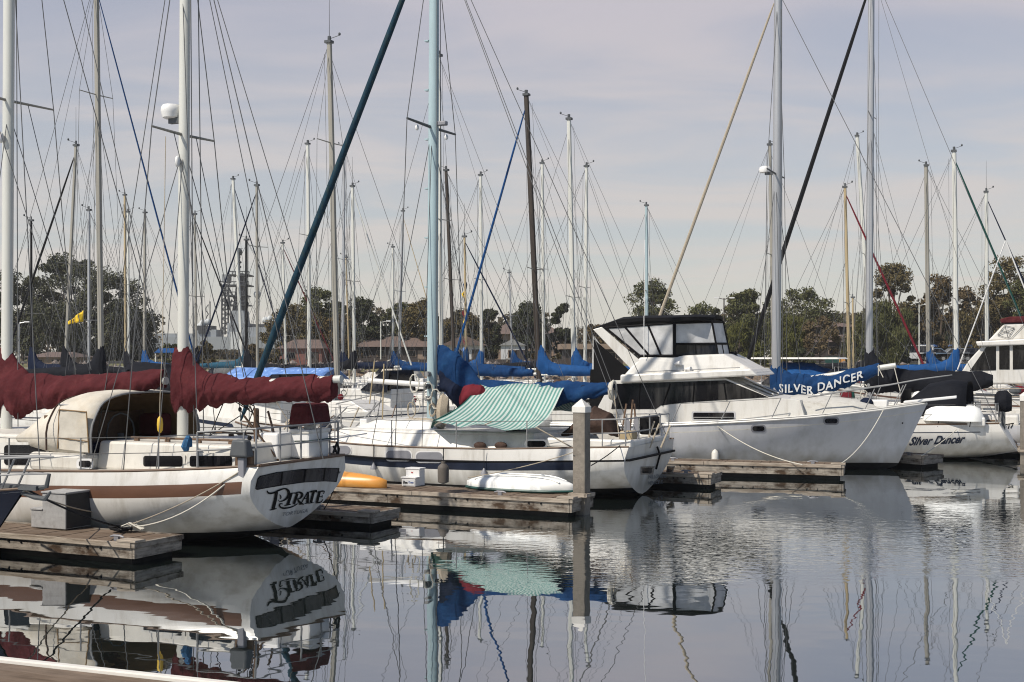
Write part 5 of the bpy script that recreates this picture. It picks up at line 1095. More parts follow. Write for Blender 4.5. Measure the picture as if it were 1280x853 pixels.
L = [
 ('black masted boat with a slack black stay, just right of the far left mast', (39,462),(39,276),52,3.2,'mast_black',dict(cov_m='canvas_navy',spr_t=.45)),
 ('pale leaning mast with a thick black stay running down to the left', (80,470),(93,182),50,5,'mast_gray',dict(fur='mast_black',fur_w=.05,cov_m='canvas_dark')),
 ('thin pale mast beside the yellow flag with low crosstrees', (111,457),(111,263),58,4,'mast_alu',dict(spr_t=.38)),
 ('thick grey mast that leaves the top of the photo left of the radar mast', (127,462),(121,-30),40,8.6,'mast_gray',dict(bow=1,fur='canvas_blue',fur_w=.028,cov_m='canvas_dark',L=9.4,spr_t=.72)),
 ('slender tan mast, left one of the close pair by the dark eucalyptus', (157,456),(156,244),62,3.4,'mast_tan',dict(cov_m='canvas_dark')),
 ('slender cream mast, right one of the close pair by the dark eucalyptus', (161,458),(160,265),70,4,'mast_white',dict(bow=1)),
 ('grey mast standing alone against pale sky between eucalyptus and radar mast', (180,458),(181,266),60,4,'mast_gray',dict(cov_m='canvas_brightblue',spr_t=.42)),
 ('thin mast with a black stay sloping right towards the warship', (246,460),(244,268),58,3,'mast_gray',dict(bow=1,fur='mast_black',fur_w=.04,cov_m='canvas_dark')),
 ('white leaning mast rising in front of the grey warship tower', (304,447),(293,224),66,5,'mast_white',dict(cov_m='canvas_teal',fur='canvas_navy',fur_w=.04,bow=1)),
 ('short black mast just right of the grey warship tower', (308,466),(308,300),56,4.2,'mast_black',dict(cov_m='canvas_dark',spr=False)),
 ('grey mast with a navy stay sloping down to the left over the warship', (322,464),(321,232),54,4.2,'mast_gray',dict(fur='canvas_navy',fur_w=.04,spr_t=.7)),
 ('short white mast with a dark red stay sloping right', (358,460),(354,304),62,3.4,'mast_white',dict(bow=1,fur='canvas_maroon',fur_w=.04)),
 ('bright white mast left of the tall grey one, with spreaders high up', (387,460),(385,180),58,5.6,'mast_white',dict(bow=1,spr_t=.62)),
 ('tall grey mast with a light blue tarpaulin over its boom', (422,470),(413,53),39,8.6,'mast_gray',dict(bow=1,tarp='tarp_lightblue',boom=True,L=9.2,whip=True,spr_t=.72)),
 ('pale mast close behind the tall grey mast', (428,448),(430,184),64,4.4,'mast_alu',dict(cov_m='canvas_navy')),
 ('very thin pole mast beside the white one with a black boot', (437,462),(433,322),66,2.2,'mast_tan',dict(spr=False)),
 ('white mast with a black boot and a pale stay sloping right', (443,460),(441,233),60,5,'mast_white',dict(bow=1,fur='mast_white',fur_w=.04,cov_m='canvas_dark')),
 ('short white mast in front of the brown roofed clubhouse', (491,462),(491,309),70,3,'mast_white',dict(cov_m='canvas_blue')),
 ('pale leaning mast with a dark blue boot before the brown roofed clubhouse', (498,440),(503,264),74,4,'mast_alu',dict(bow=1,cov_m='canvas_navy',fur='mast_tan',fur_w=.03)),
 ('white mast standing close behind the pale blue mast', (552,452),(549,70),47,5.6,'mast_white',dict(cov_m='canvas_blue',L=9.0)),
 ('brown wooden mast leaning left with a round masthead', (569,458),(559,213),55,5.4,'mast_wood',dict(cov_m='canvas_blue',spr_t=.5,boom=True)),
 ('short tan mast hung with small coloured flags', (583,472),(581,296),58,3.4,'mast_tan',dict(bow=1,fur='canvas_navy',fur_w=.04,cov_m='canvas_blue')),
 ('white mast with a bright blue cover by the white shed', (602,455),(601,219),60,4.8,'mast_white',dict(cov_m='canvas_brightblue',bow=1,spr_t=.5)),
 ('short pale mast in front of the white shed', (641,458),(637,341),70,2.6,'mast_alu',dict(cov_m='canvas_blue',spr_t=.6)),
 ('heavy dark brown wooden mast with a bright blue cover and blue stay', (675,450),(660,119),46,8,'mast_wood',dict(cov_m='canvas_brightblue',fur='canvas_brightblue',fur_w=.05,L=9.0,spr_t=.42,whip=False)),
 ('white mast just right of the heavy dark wooden one', (680,445),(678,204),64,4.6,'mast_white',dict(cov_m='canvas_dark',bow=1)),
 ('cream mast with a bright blue cover left of the motor yacht', (718,454),(712,149),49,6.8,'mast_white',dict(cov_m='canvas_brightblue',spr_t=.35)),
 ('white mast right beside the cream one, left of the motor yacht', (731,462),(733,208),58,5,'mast_white',dict(bow=1,spr_t=.45)),
 ('lone pale blue mast above the motor yacht canopy', (809,400),(808,257),66,4.2,'mast_blue',dict(whip=False,spr=True)),
 ('pale mast half hidden behind the mast with the radar dome', (967,460),(963,181),56,4.6,'mast_gray',dict(bow=1,spr_t=.55)),
 ('tan mast with a dark red stay sloping right', (1062,466),(1057,234),58,4.2,'mast_tan',dict(bow=1,fur='canvas_red',fur_w=.055,spr_t=.42)),
 ('thin short tan pole mast beside the tan mast', (1067,466),(1066,372),62,2.6,'mast_tan',dict(spr=False,boom=False)),
 ('white leaning mast hidden behind the thick one with the dark cover', (1091,442),(1074,170),62,5.4,'mast_white',dict(cov_m='canvas_dark',bow=1)),
 ('grey mast with a bright blue boot before the parked cars', (1161,452),(1158,207),58,5.6,'mast_gray',dict(cov_m='canvas_brightblue',bow=-1,spr_t=.3)),
 ('cream mast with a green stay sloping right and a bright blue boot', (1196,450),(1193,189),54,6.4,'mast_white',dict(cov_m='canvas_brightblue',bow=1,fur='canvas_green',fur_w=.05,spr_t=.38)),
 ('white mast rising behind the cabin cruiser with a navy stay', (1234,428),(1233,240),60,5,'mast_white',dict(bow=1,fur='canvas_navy',fur_w=.04,whip=True)),
 ('thick white mast leaving the photo top with a long dark sail cover', (1086,482),(1089,-40),38.5,9.0,'mast_alu',dict(cov_m='canvas_dark',fur='mast_black',fur_w=.075,L=9.6,cov_len=.365,big=2,spr_t=.66)),
]
first = L[-1:]+[q_ for q_ in L[:-1]]
first.sort(key=lambda q_: q_[3])
for i, (lb, pb, pt, Y0, wpx, mm, kw) in enumerate(first): kw.setdefault('whip', i % 5 == 1); bgboat(lb, pb, pt, Y0, wpx, mm, seed=i*1.7, **kw)
# signal flags on the short tan mast
for o_ in list(bpy.data.objects):
    if o_.get('label', '').startswith('short tan mast hung'):
        mx_ = [c for c in o_.children if c.name.startswith('mast')][0]; zt = max(v.co.z for v in mx_.data.vertices); k = 0
        mm_ = [M['canvas_blue'], M['yellow'], M['box_white'], M['canvas_red'], M['yellow'], M['canvas_green'], M['canvas_red'], M['tarp_lightblue']]
        xq = 8.6*.56
        for k in range(8):
            z = 1.2+(zt-1.2)*(.70-.062*k); MB().path([(xq-.05,.0,z),(xq-.09-.1*(k%2),.06,z-.12),(xq-.05,.0,z-.34)], [.05,.10,.05], 6).build('signal_flag', mm_[k], o_)
# yellow flag
p = at(104, 389, 46); t = empty('yellow_flag', p, 0, 'yellow flag flying on a thin halyard left of the thick grey mast', 'flag')
mb = MB(); n = 8
q4 = [at(104,388,46)-p, at(104,402,46)-p, at(85,406,46)-p, at(86,402,46)-p]
for i in range(n+1):
    for j in range(5):
        a_ = q4[0].lerp(q4[3], i/n); b_ = q4[1].lerp(q4[2], i/n); v_ = a_.lerp(b_, j/4); mb.v.append((v_.x, .07*math.sin(i*1.4+j*.5), v_.z))
for i in range(n):
    for j in range(4): a = i*5+j; mb.f.append([a, a+1, a+6, a+5]); mb.m.append(0)
mb.build('cloth', M['yellow'], t, ang=80, solid=.01); MB().path([at(108, 300, 46)-p, at(104.5, 388, 46)-p, at(104.5, 470, 46)-p], .008).build('halyard', M['wire'], t)

# ------------------------------------------------------------------ motor boats behind
def motorboat(label, px, Y0, L, rot, hullm='gelcoat', canvas=None, arch_=False, top=False, cabin=True):
    r_ = R(rot); f = (math.cos(r_), math.sin(r_))
    org = lambda Y: ((px-640)/F*Y-f[0]*L/2, Y-f[1]*L/2)
    Y = place(lambda Y: obb(*org(Y), r_, -.2, L, 1.25), Y0)
    b = Boat('motorboat', *org(Y), rot, label, 'motorboat', 'motor boats moored behind')
    b.hull([(0,1.1,.85,-.1,3,0),(L*.4,1.25,.95,-.25,2.2,0),(L*.75,.85,1.12,-.2,1.4,0),(L*.95,.25,1.25,0,1,0),(L,.03,1.28,0,1,0)], [(.1,.2,2)], [hullm,'antifoul_black','stripe_navy'], rake_s=.05, rake_b=.5, n=14)
    if cabin:
        trunk(b, L*.35, L*.8, .85, 1, .9, 1.55, m='gelcoat', slope=(.05,1.1,.15))
        mb = MB(); mb.box(L*.36, L*.36+.05, -.8, .8, 1.5, 2.15, 0, (.0,.0,.1,.1)); mb.add([(L*.36,-.95,1.45),(L*.52,-.8,1.5),(L*.40,-.7,2.15),(L*.36,-.8,2.15)], [(0,1,2,3)]); mb.add([(L*.36,.95,1.45),(L*.52,.8,1.5),(L*.40,.7,2.15),(L*.36,.8,2.15)], [(0,1,2,3)]); mb.add([(L*.52,-.8,1.5),(L*.52,.8,1.5),(L*.40,.7,2.15),(L*.40,-.7,2.15)], [(0,1,2,3)]); mb.build('windscreen', M['window_dark'], b.o, smooth=False)
    if canvas: cover([(.2,0,1.2,.7,.25),(.6,0,1.45,1.0,.55),(L*.22,0,1.6,1.05,.75),(L*.40,0,1.7,.95,.7),(L*.46,0,1.5,.6,.4)], L+px, amp=.09, n=22, sub=6).build('canvas_cover', M[canvas], b.o, ang=80)
    if top:
        MB().box(.2, L*.62, -1.0, 1.0, 2.5, 2.57, 0, (.1,.1,.1,.1)).build('hard_top', M['gelcoat'], b.o, smooth=False, bevel=.02)
        mb = MB(); [mb.tube((x, s*.9, .9), (x+.1, s*.85, 2.5), .02) for x in (.4, L*.5) for s in (1,-1)]; mb.build('top_post', M['steel'], b.o)
    if arch_:
        mb = MB(); mb.path([(.9,1.1,.9),(.4,1.05,2.0),(.45,.8,2.5),(.45,-.8,2.5),(.4,-1.05,2.0),(.9,-1.1,.9)], .11, 8); mb.build('radar_arch', M['box_white'], b.o); MB().ell((.45,.2,2.7), .2,.2,.12).build('radar_dome', M['box_white'], b.o)
    return b
motorboat('white motorboat under a bright blue canvas and thin hard top', 960, 58, 6.5, 155, canvas='canvas_brightblue', top=True)
motorboat('small white motorboat with a white radar arch beyond the yacht flybridge', 905, 62, 6.5, -25, arch_=True)
motorboat('cream motorboat under a pale canvas left of the pale blue mast', 478, 86, 6, 155, canvas='canvas_cream')
motorboat('grey covered motorboat before the warship', 268, 70, 6.5, 155, canvas='grey_canvas')
motorboat('white cabin boat behind the maroon boom cover near the striped tarpaulin', 330, 36, 7.5, 155)
motorboat('white cabin boat with dark gear between the maroon cover and the pale blue mast', 470, 46, 7, 155)
motorboat('white cabin boat low behind the lettered blue boom cover', 1020, 50, 7.5, 155)
motorboat('black covered motorboat behind the maroon main cover', 150, 48, 7, 155, canvas='canvas_dark')

# ------------------------------------------------------------------ floating walkways and posts of the rows behind
for k_, (px, Y) in enumerate(((60,34.5),(700,52),(330,60),(1010,64),(1150,70))):
    p = at(px, HZ, Y); r = empty('walkway', (p.x, p.y, 0), R(60), ['wooden walkway behind the ketch','wooden walkway behind the sloop with the awning','wooden walkway before the warship','wooden walkway below the brown building','wooden walkway before the parked cars'][k_], 'walkway', 'floating walkways')
    MB().box(-6, 6, -.7, .7, -.2, .40).build('deck', M['wood_deck'], r, smooth=False)
# ------------------------------------------------------------------ trees
def leafmat(name, c, c2):
    m = bpy.data.materials.new(name); m.use_nodes = True; t = m.node_tree; b = t.nodes['Principled BSDF']; b.inputs['Roughness'].default_value = .75; b.inputs['Specular IOR Level'].default_value = .08
    g = N(t, 'ShaderNodeNewGeometry'); tcn = N(t, 'ShaderNodeTexCoord'); nn = N(t, 'ShaderNodeTexNoise'); nn.inputs['Scale'].default_value = .55; nn.inputs['Detail'].default_value = 3; t.links.new(tcn.outputs['Object'], nn.inputs['Vector'])
    a = N(t, 'ShaderNodeMath', operation='MULTIPLY_ADD'); t.links.new(g.outputs['Random Per Island'], a.inputs[0]); a.inputs[1].default_value = .6; a.inputs[2].default_value = -.3
    s = N(t, 'ShaderNodeMath', operation='ADD'); t.links.new(a.outputs[0], s.inputs[0]); t.links.new(nn.outputs[0], s.inputs[1])
    mx_ = N(t, 'ShaderNodeMix', data_type='RGBA'); t.links.new(s.outputs[0], mx_.inputs['Factor']); mx_.inputs['A'].default_value = (*c, 1); mx_.inputs['B'].default_value = (*c2, 1)
    t.links.new(mx_.outputs['Result'], b.inputs['Base Color']); MATS[name] = m
leafmat('leaf_eucalyptus', (.045,.050,.030), (.095,.095,.055)); leafmat('leaf_green', (.048,.058,.022), (.11,.105,.045)); leafmat('leaf_olive', (.075,.064,.028), (.15,.115,.055))
leafmat('leaf_willow', (.055,.062,.018), (.12,.115,.038)); leafmat('leaf_rust', (.065,.048,.022), (.125,.088,.042)); leafmat('leaf_dark', (.030,.038,.020), (.065,.068,.036)); leafmat('leaf_far', (.055,.052,.034), (.11,.085,.052)); leafmat('leaf_brown', (.08,.06,.034), (.135,.10,.056))
mat('bark', (.085,.065,.05), .9, var=.3, vs=3, stretch=(3,3,.5), bump=.03, bs=6); mat('bark_pale', (.20,.17,.14), .9, var=.3, vs=3, stretch=(3,3,.5))
def tree_mesh(root, seed, H, Wd, leafm, kind='round', barkm='bark', leaf=.32, nl=5200, fill=3.4):
    rg = np.random.default_rng(seed); rr = random.Random(seed)
    clumps = []                               # centre, radii
    base = {'round':.05,'open':.22,'willow':.06,'column':.04,'bare':.3,'shrub':.02}[kind]
    nc = {'round':80,'open':52,'willow':34,'column':34,'bare':22,'shrub':14}[kind]
    for k in range(nc):
        for _ in range(40):
            u = base+(.98-base)*rr.random()**1.15; a = rr.uniform(0, 2*math.pi); rmax = {'round': math.sin(math.pi*min(1, max(.04, (u-base*.6)/(1.05-base*.6)))**.75)**.7, 'open': math.sin(math.pi*((u-base)/(1.08-base))**.8)**.6, 'willow': math.sin(math.pi*(.15+.80*u))**.6, 'column': math.sin(math.pi*(.08+.9*u))**.5, 'bare': math.sin(math.pi*u)**.7, 'shrub': math.cos(math.pi*.5*u)**.5}[kind]
            rad = math.sqrt(rr.random())*rmax*Wd/2
            if rad > .35*rmax*Wd/2 or rr.random() < .4: break
        rad *= rr.choice((1, 1, 1.06, 1.14)); s = (rr.uniform(.055, .18) if kind in ('round','open') else rr.uniform(.10, .19))*min(Wd, H)*(1 if kind != 'open' else .92); clumps.append((rad*math.cos(a), rad*math.sin(a), u*H, s*1.15, s*1.15, s*(.62 if kind == 'open' else .8)))
    trunk_ = MB(); th = H*(.55 if kind in ('open','round','bare') else .4); r0 = max(.10, H*.018)
    if kind != 'shrub':
        tw = [Vector((rr.uniform(-.03,.03)*H*k/3, rr.uniform(-.03,.03)*H*k/3, th*k/3-(.6 if k == 0 else 0))) for k in range(4)]
        trunk_.path(tw, [r0*1.3, r0, r0*.8, r0*.5], 7)
        for c in sorted(clumps, key=lambda c: -c[3])[:18 if kind != 'bare' else 22]:
            t = min(.95, max(.25, (c[2]/H-.1)*.9)); i = min(2, int(t*3)); p0 = tw[i].lerp(tw[i+1], t*3-i); p1 = Vector(c[:3]); pm = p0.lerp(p1, .5)+Vector((0,0,-.04*H if kind != 'willow' else .05*H)); trunk_.path([p0, pm, p1], [r0*.45, r0*.28, r0*.10], 5)
        trunk_.build('trunk', M[barkm], root)
    V = []; per = int(nl*fill/len(clumps))
    C0 = []; 
    for c in clumps:
        d = rg.normal(size=(per, 3)); d /= np.linalg.norm(d, axis=1)[:, None]; rad = rg.uniform(.10, 1.10, per)**.6
        C0.append(np.array(c[:3])+d*rad[:, None]*np.array(c[3:]))
        if kind == 'willow':
            k = per//2; h = rg.uniform(0, .30*H, k); C0[-1][:k, 2] -= h
    P = np.concatenate(C0); P[:, 2] = np.maximum(P[:, 2], .15+rg.uniform(0,.5,len(P))); n = len(P)
    a = rg.normal(size=(n, 3)); a /= np.linalg.norm(a, axis=1)[:, None]
    if kind == 'willow': a = a*np.array([.35,.35,1.0])+np.array([0,0,-.8]); a /= np.linalg.norm(a, axis=1)[:, None]
    q = rg.normal(size=(n, 3)); b = np.cross(a, q); b /= np.linalg.norm(b, axis=1)[:, None]
    ln = leaf*rg.uniform(.55, 1.35, n)[:, None]; wd = ln*(.30 if kind == 'willow' else .55); ln = ln*(1.5 if kind == 'willow' else 1)
    vv = np.stack([P-a*ln/2, P+b*wd/2-a*ln*.05, P+a*ln/2, P-b*wd/2-a*ln*.05], 1).reshape(-1, 3)
    me = bpy.data.meshes.new('crown'); me.vertices.add(4*n); me.vertices.foreach_set('co', vv.ravel().astype('f4')); me.loops.add(4*n); me.loops.foreach_set('vertex_index', np.arange(4*n, dtype='i4'))
    me.polygons.add(n); me.polygons.foreach_set('loop_start', np.arange(0, 4*n, 4, dtype='i4')); me.polygons.foreach_set('loop_total', np.full(n, 4, dtype='i4')); me.update(calc_edges=True); me.validate()
    me.materials.append(M[leafm]); o = bpy.data.objects.new('crown', me); C.objects.link(o); o.parent = root
def gz_ground(y):
    for (y0, z0), (y1, z1) in zip(prof, prof[1:]):
        if y0 <= y <= y1: return z0+(z1-z0)*(y-y0)/(y1-y0)
    return 2.2
def tree(label, px, top, Y, wpx, leafm, kind, seed, name='tree', cat='tree', base=None, **kw):
    X = (px-640)/F*Y; z0 = gz_ground(Y); zt = CH-(top-HZ)/F*Y; r = empty(name, (X, Y, z0-.05), 0, label, cat, 'trees along the far shore' if cat == 'tree' else 'shrubs along the far shore')
    tree_mesh(r, seed, zt-z0, wpx/F*Y, leafm, kind, **kw); return r
T = [
 ('tall dark eucalyptus with a flat topped open crown at the left', 85,321,158,110,'leaf_eucalyptus','open',dict(nl=6500)),
 ('dense dark eucalyptus right of the flat topped one', 135,342,152,105,'leaf_eucalyptus','round',dict(nl=7500)),
 ('dark eucalyptus at the far left edge', 28,340,160,85,'leaf_eucalyptus','open',dict(nl=6000)),
 ('low bushy eucalyptus under the flat topped one', 60,385,148,110,'leaf_eucalyptus','round',dict(nl=5000)),
 ('dark rounded tree between the thick grey mast and the warship', 165,388,160,60,'leaf_eucalyptus','round',dict(nl=4000)),
 ('broad olive tree right of the warship', 372,385,140,84,'leaf_olive','round',dict(nl=5000)),
 ('dark green tree behind the tall grey mast', 402,362,150,70,'leaf_green','round',dict(nl=5000)),
 ('rust tinted tree right of the tall grey mast', 425,392,138,50,'leaf_rust','round',dict(nl=3200)),
 ('dark spreading tree before the brown roofed clubhouse', 452,374,146,48,'leaf_dark','round',dict(nl=4200)),
 ('dark tree left behind the pale blue mast', 498,380,150,52,'leaf_green','round',dict(nl=4200)),
 ('olive tree right behind the pale blue mast', 528,376,146,56,'leaf_olive','round',dict(nl=4600)),
 ('tall olive tree between the wooden mast and the pale blue mast', 580,388,150,56,'leaf_olive','round',dict(nl=4200)),
 ('dark round tree behind the white shed', 612,388,156,36,'leaf_dark','round',dict(nl=3400)),
 ('broad dark green tree behind the heavy wooden mast', 664,379,150,56,'leaf_dark','round',dict(nl=5200)),
 ('dark conical tree left of the cream mast', 702,381,152,28,'leaf_dark','column',dict(nl=3400)),
 ('rounded green tree above the motor yacht canopy', 815,353,165,72,'leaf_green','round',dict(nl=5200)),
 ('low rust bush tree left of the motor yacht', 745,405,150,44,'leaf_rust','round',dict(nl=2600)),
 ('green tree just right of the motor yacht canopy', 880,382,160,64,'leaf_green','round',dict(nl=4200)),
 ('dark green tree left of the radar mast', 932,362,155,60,'leaf_green','round',dict(nl=5200)),
 ('spreading green tree right of the radar mast', 1000,361,165,100,'leaf_green','round',dict(nl=6000)),
 ('yellow green weeping willow left of the radar mast', 925,405,134,56,'leaf_willow','willow',dict(nl=4200)),
 ('yellow green weeping willow right of the radar mast', 985,392,133,46,'leaf_willow','willow',dict(nl=3800)),
 ('bare reddish tree before the brown building', 1025,398,130,52,'leaf_brown','bare',dict(nl=700,leaf=.3)),
 ('tall green and rust tree behind the dark red stay', 1115,331,150,66,'leaf_olive','round',dict(nl=5600)),
 ('dark willow under the dark red stay', 1105,380,135,80,'leaf_green','willow',dict(nl=5600)),
 ('rust crowned tree left of the grey mast with the blue boot', 1175,344,150,52,'leaf_rust','round',dict(nl=4600)),
 ('dark willow before the parked cars', 1160,395,152,60,'leaf_dark','willow',dict(nl=4200)),
 ('thin rust tree beside the cream mast', 1208,360,152,44,'leaf_brown','round',dict(nl=2600)),
 ('olive willow right of the cream mast', 1200,392,151,56,'leaf_olive','willow',dict(nl=4200)),
 ('broad dark tree at the right edge', 1262,322,150,70,'leaf_olive','round',dict(nl=5200)),
 ('dark green tree behind the cabin cruiser', 1290,345,146,70,'leaf_green','round',dict(nl=4600)),
 ('low rust tree behind the cabin cruiser', 1240,378,156,56,'leaf_rust','round',dict(nl=3600)),
]
for i, (lb, px, top, Y, wpx, lm, kd, kw) in enumerate(T): tree(lb, px, top, Y, wpx, lm, kd, 100+i, name={'leaf_eucalyptus':'eucalyptus_tree'}.get(lm, 'willow_tree' if kd == 'willow' else 'tree'), **kw)
SH = [('round shrub below the warship left end',255,428,128,40,'leaf_olive'),('rust shrub below the warship tower',318,432,126,44,'leaf_rust'),('green shrub below the dark eucalyptus',215,432,130,40,'leaf_green'),
 ('clipped dark hedge bush before the brown building',1000,436,128,46,'leaf_dark'),('clipped dark hedge bush right of the tan mast',1078,436,129,36,'leaf_dark'),('green shrub at the foot of the willow',950,434,128,40,'leaf_willow'),
 ('rust shrub before the white shed',672,440,126,36,'leaf_rust'),('olive shrub left of the cream mast',700,442,125,44,'leaf_olive'),('dark shrub beside the parked cars',1128,437,138,22,'leaf_dark'),('green shrub by the brick porch',345,438,128,30,'leaf_olive')]
for i, (lb, px, top, Y, wpx, lm) in enumerate(SH): tree(lb, px, top, Y, wpx, lm, 'shrub', 300+i, name='shrub', cat='shrub', nl=1500, leaf=.3)
# a far wood that reads as one mass
rg = np.random.default_rng(5); mbv = []
n = 62000; xs_ = rg.uniform(-190, 190, n); hh = np.array([7.6+2.2*mnoise.noise((x*.05, 3, 0))+2.6*mnoise.noise((x*.15, 9, 0))+1.4*mnoise.noise((x*.5, 4, 0)) for x in xs_]); hh *= np.where((xs_ > 6) & (xs_ < 20), .62, 1); hh *= np.where((xs_ > -60) & (xs_ < -37), .22, 1); zz = 2.1+hh*rg.uniform(0, 1, n)**.7; yy = rg.uniform(205, 222, n)
P = np.stack([xs_, yy, zz], 1); a = rg.normal(size=(n,3)); a /= np.linalg.norm(a, axis=1)[:,None]; q = rg.normal(size=(n,3)); b_ = np.cross(a, q); b_ /= np.linalg.norm(b_, axis=1)[:,None]
ln = rg.uniform(.4, 1.0, n)[:,None]; vv = np.stack([P-a*ln/2, P+b_*ln*.3, P+a*ln/2, P-b_*ln*.3], 1).reshape(-1,3)
me = bpy.data.meshes.new('far_wood'); me.vertices.add(4*n); me.vertices.foreach_set('co', vv.ravel().astype('f4')); me.loops.add(4*n); me.loops.foreach_set('vertex_index', np.arange(4*n, dtype='i4')); me.polygons.add(n); me.polygons.foreach_set('loop_start', np.arange(0,4*n,4,dtype='i4')); me.polygons.foreach_set('loop_total', np.full(n,4,dtype='i4')); me.update(calc_edges=True)
me.materials.append(M['leaf_far']); o = bpy.data.objects.new('far_wood', me); C.objects.link(o); tag(o, 'low far band of mixed trees closing the view behind the shore', 'wood', kind='stuff')

# ------------------------------------------------------------------ buildings
mat('roof_brown', (.135,.095,.08), .9, var=.2, vs=3, stretch=(1,1,3)); mat('wall_dark', (.05,.038,.034), .85, var=.15, vs=1); mat('wall_white', (.52,.52,.53), .8, var=.08, vs=.8); mat('wall_tan', (.27,.19,.14), .85, var=.12, vs=1); mat('wall_brick', (.20,.085,.07), .9, var=.2, vs=3); mat('roof_gray', (.25,.25,.25), .8, var=.12, vs=2); mat('fascia', (.27,.20,.15), .8, var=.1)
def house(label, px0, px1, roof_t, eave, Y, wall, roof, depth=8, gable='x', over=.5, door=True, nwin=3, chimney=False, name='house', cat='building'):
    X0, X1 = (px0-640)/F*Y, (px1-640)/F*Y; z0 = gz_ground(Y)-.1; ze = CH-(eave-HZ)/F*Y; zr = CH-(roof_t-HZ)/F*Y; wd = X1-X0
    r = empty(name, ((X0+X1)/2, Y, z0), 0, label, cat, 'buildings along the far shore'); h, hr = ze-z0, zr-z0
    MB().box(-wd/2, wd/2, 0, depth, 0, h).build('wall', M[wall], r, smooth=False)
    o = over; a, d = wd/2+o, depth
    if gable == 'x':    # ridge along x, hipped ends
        mb = MB(); mb.add([(-a,-o,h+.02),(a,-o,h+.02),(a,d+o,h+.02),(-a,d+o,h+.02),(-a*.55,d/2,hr),(a*.55,d/2,hr)], [(0,1,5,4),(1,2,5),(2,3,4,5),(3,0,4),(3,2,1,0)])
    elif gable == 'y':
        mb = MB(); mb.add([(-a,-o,h),(a,-o,h),(0,-o,hr),(-a,d+o,h),(a,d+o,h),(0,d+o,hr)], [(0,1,2),(3,5,4),(0,2,5,3),(1,4,5,2),(0,3,4,1)])
    else: mb = MB(); mb.box(-a, a, -o, d+o, h+.02, hr)
    rf = mb.build('roof', M[roof], r, smooth=False)
    for k in range(nwin):
        x = -wd/2+wd*(k+.6)/(nwin+.2); s = min(.5, wd/nwin*.28); f_ = MB().box(x-s, x+s, -.04, .02, h*.42, h*.80).build('window', M['fascia'], r, smooth=False); MB().box(x-s*.84, x+s*.84, -.06, -.03, h*.45, h*.77).build('pane', M['window_dark'], f_, smooth=False)
    if door:
        x = wd*.32; f_ = MB().box(x-.45, x+.45, -.05, .02, 0.05, min(2.1, h*.8)).build('door', M['wall_dark'] if wall != 'wall_dark' else M['fascia'], r, smooth=False)
    return r
house('low clubhouse with a broad brown hipped roof behind the short white mast', 446, 545, 420, 434, 142, 'wall_dark', 'roof_brown', gable='x', nwin=5)
house('white gabled building behind the wooden mast', 556, 604, 419, 432, 136, 'wall_white', 'roof_brown', gable='y', nwin=1)
house('small white shed with a pale roof behind the short pale mast', 626, 656, 424, 432, 130, 'wall_white', 'roof_gray', gable='y', nwin=1, over=.2)
house('dark building with a flat tan fascia left of the motor yacht', 706, 800, 430, 437, 140, 'wall_dark', 'fascia', gable='flat', nwin=4)
house('upper brown roofed block on the right shore', 1000, 1068, 401, 409, 160, 'wall_dark', 'roof_brown', gable='x', nwin=4)
house('lower brown roofed block with dark walls on the right shore', 1004, 1078, 418, 428, 146, 'wall_dark', 'roof_brown', gable='x', nwin=3)
house('red brick porch building right of the warship', 349, 402, 424, 436, 132, 'wall_brick', 'roof_brown', gable='x', nwin=2, over=.3)
house('tan low building below the eucalyptus', 34, 84, 440, 447, 128, 'wall_tan', 'roof_brown', gable='x', nwin=2, over=.3)
house('small tan house behind the broad dark green tree', 615, 700, 404, 418, 170, 'wall_tan', 'roof_brown', gable='x', nwin=3)

# ------------------------------------------------------------------ warship
mat('ship_gray', (.27,.29,.31), .7, var=.08, vs=.3); mat('ship_dark', (.030,.034,.040), .7, var=.15, vs=.5); mat('ship_white', (.55,.57,.58), .7, var=.06, vs=.3)
SY = 340; sx_ = lambda px: (px-640)/F*SY; sz = lambda py: CH-(py-HZ)/F*SY
t = empty('warship', (sx_(290), SY, 0), 0, 'grey warship with a tall dark radar tower behind the masts', 'ship'); ox = sx_(290)
def sbox(mb, a, b, y0, y1, d0, d1, mi=0, tp=0): mb.box(sx_(a)-ox, sx_(b)-ox, d0, d1, sz(y1), sz(y0), mi, (tp, tp, 0, 0))
mb = MB(); sbox(mb, 170, 352, 421, 452, 0, 14, 0, 0); sbox(mb, 165, 240, 417, 423, .5, 13); mb.build('hull', M['ship_gray'], t, smooth=False)
mb = MB(); sbox(mb, 282, 308, 404, 421, 2, 11); sbox(mb, 284, 303, 388, 404, 3, 10, 0, .4); sbox(mb, 240, 268, 412, 421, 2, 11); sbox(mb, 308, 345, 409, 421, 2, 11); mb.build('superstructure', M['ship_gray'], t, smooth=False)
mb = MB(); sbox(mb, 288, 302, 415, 445, -.6, 0); mb.build('deckhouse', M['ship_white'], t, smooth=False)
mb = MB(); mb.add([(sx_(286)-ox,4,sz(388)),(sx_(301)-ox,4,sz(388)),(sx_(301)-ox,9,sz(388)),(sx_(286)-ox,9,sz(388)),(sx_(292)-ox,5.5,sz(340)),(sx_(298)-ox,5.5,sz(340)),(sx_(298)-ox,7.5,sz(340)),(sx_(292)-ox,7.5,sz(340))], [(0,1,5,4),(1,2,6,5),(2,3,7,6),(3,0,4,7),(4,5,6,7)]); mb.build('tower', M['ship_dark'], t, smooth=False)
mb = MB()
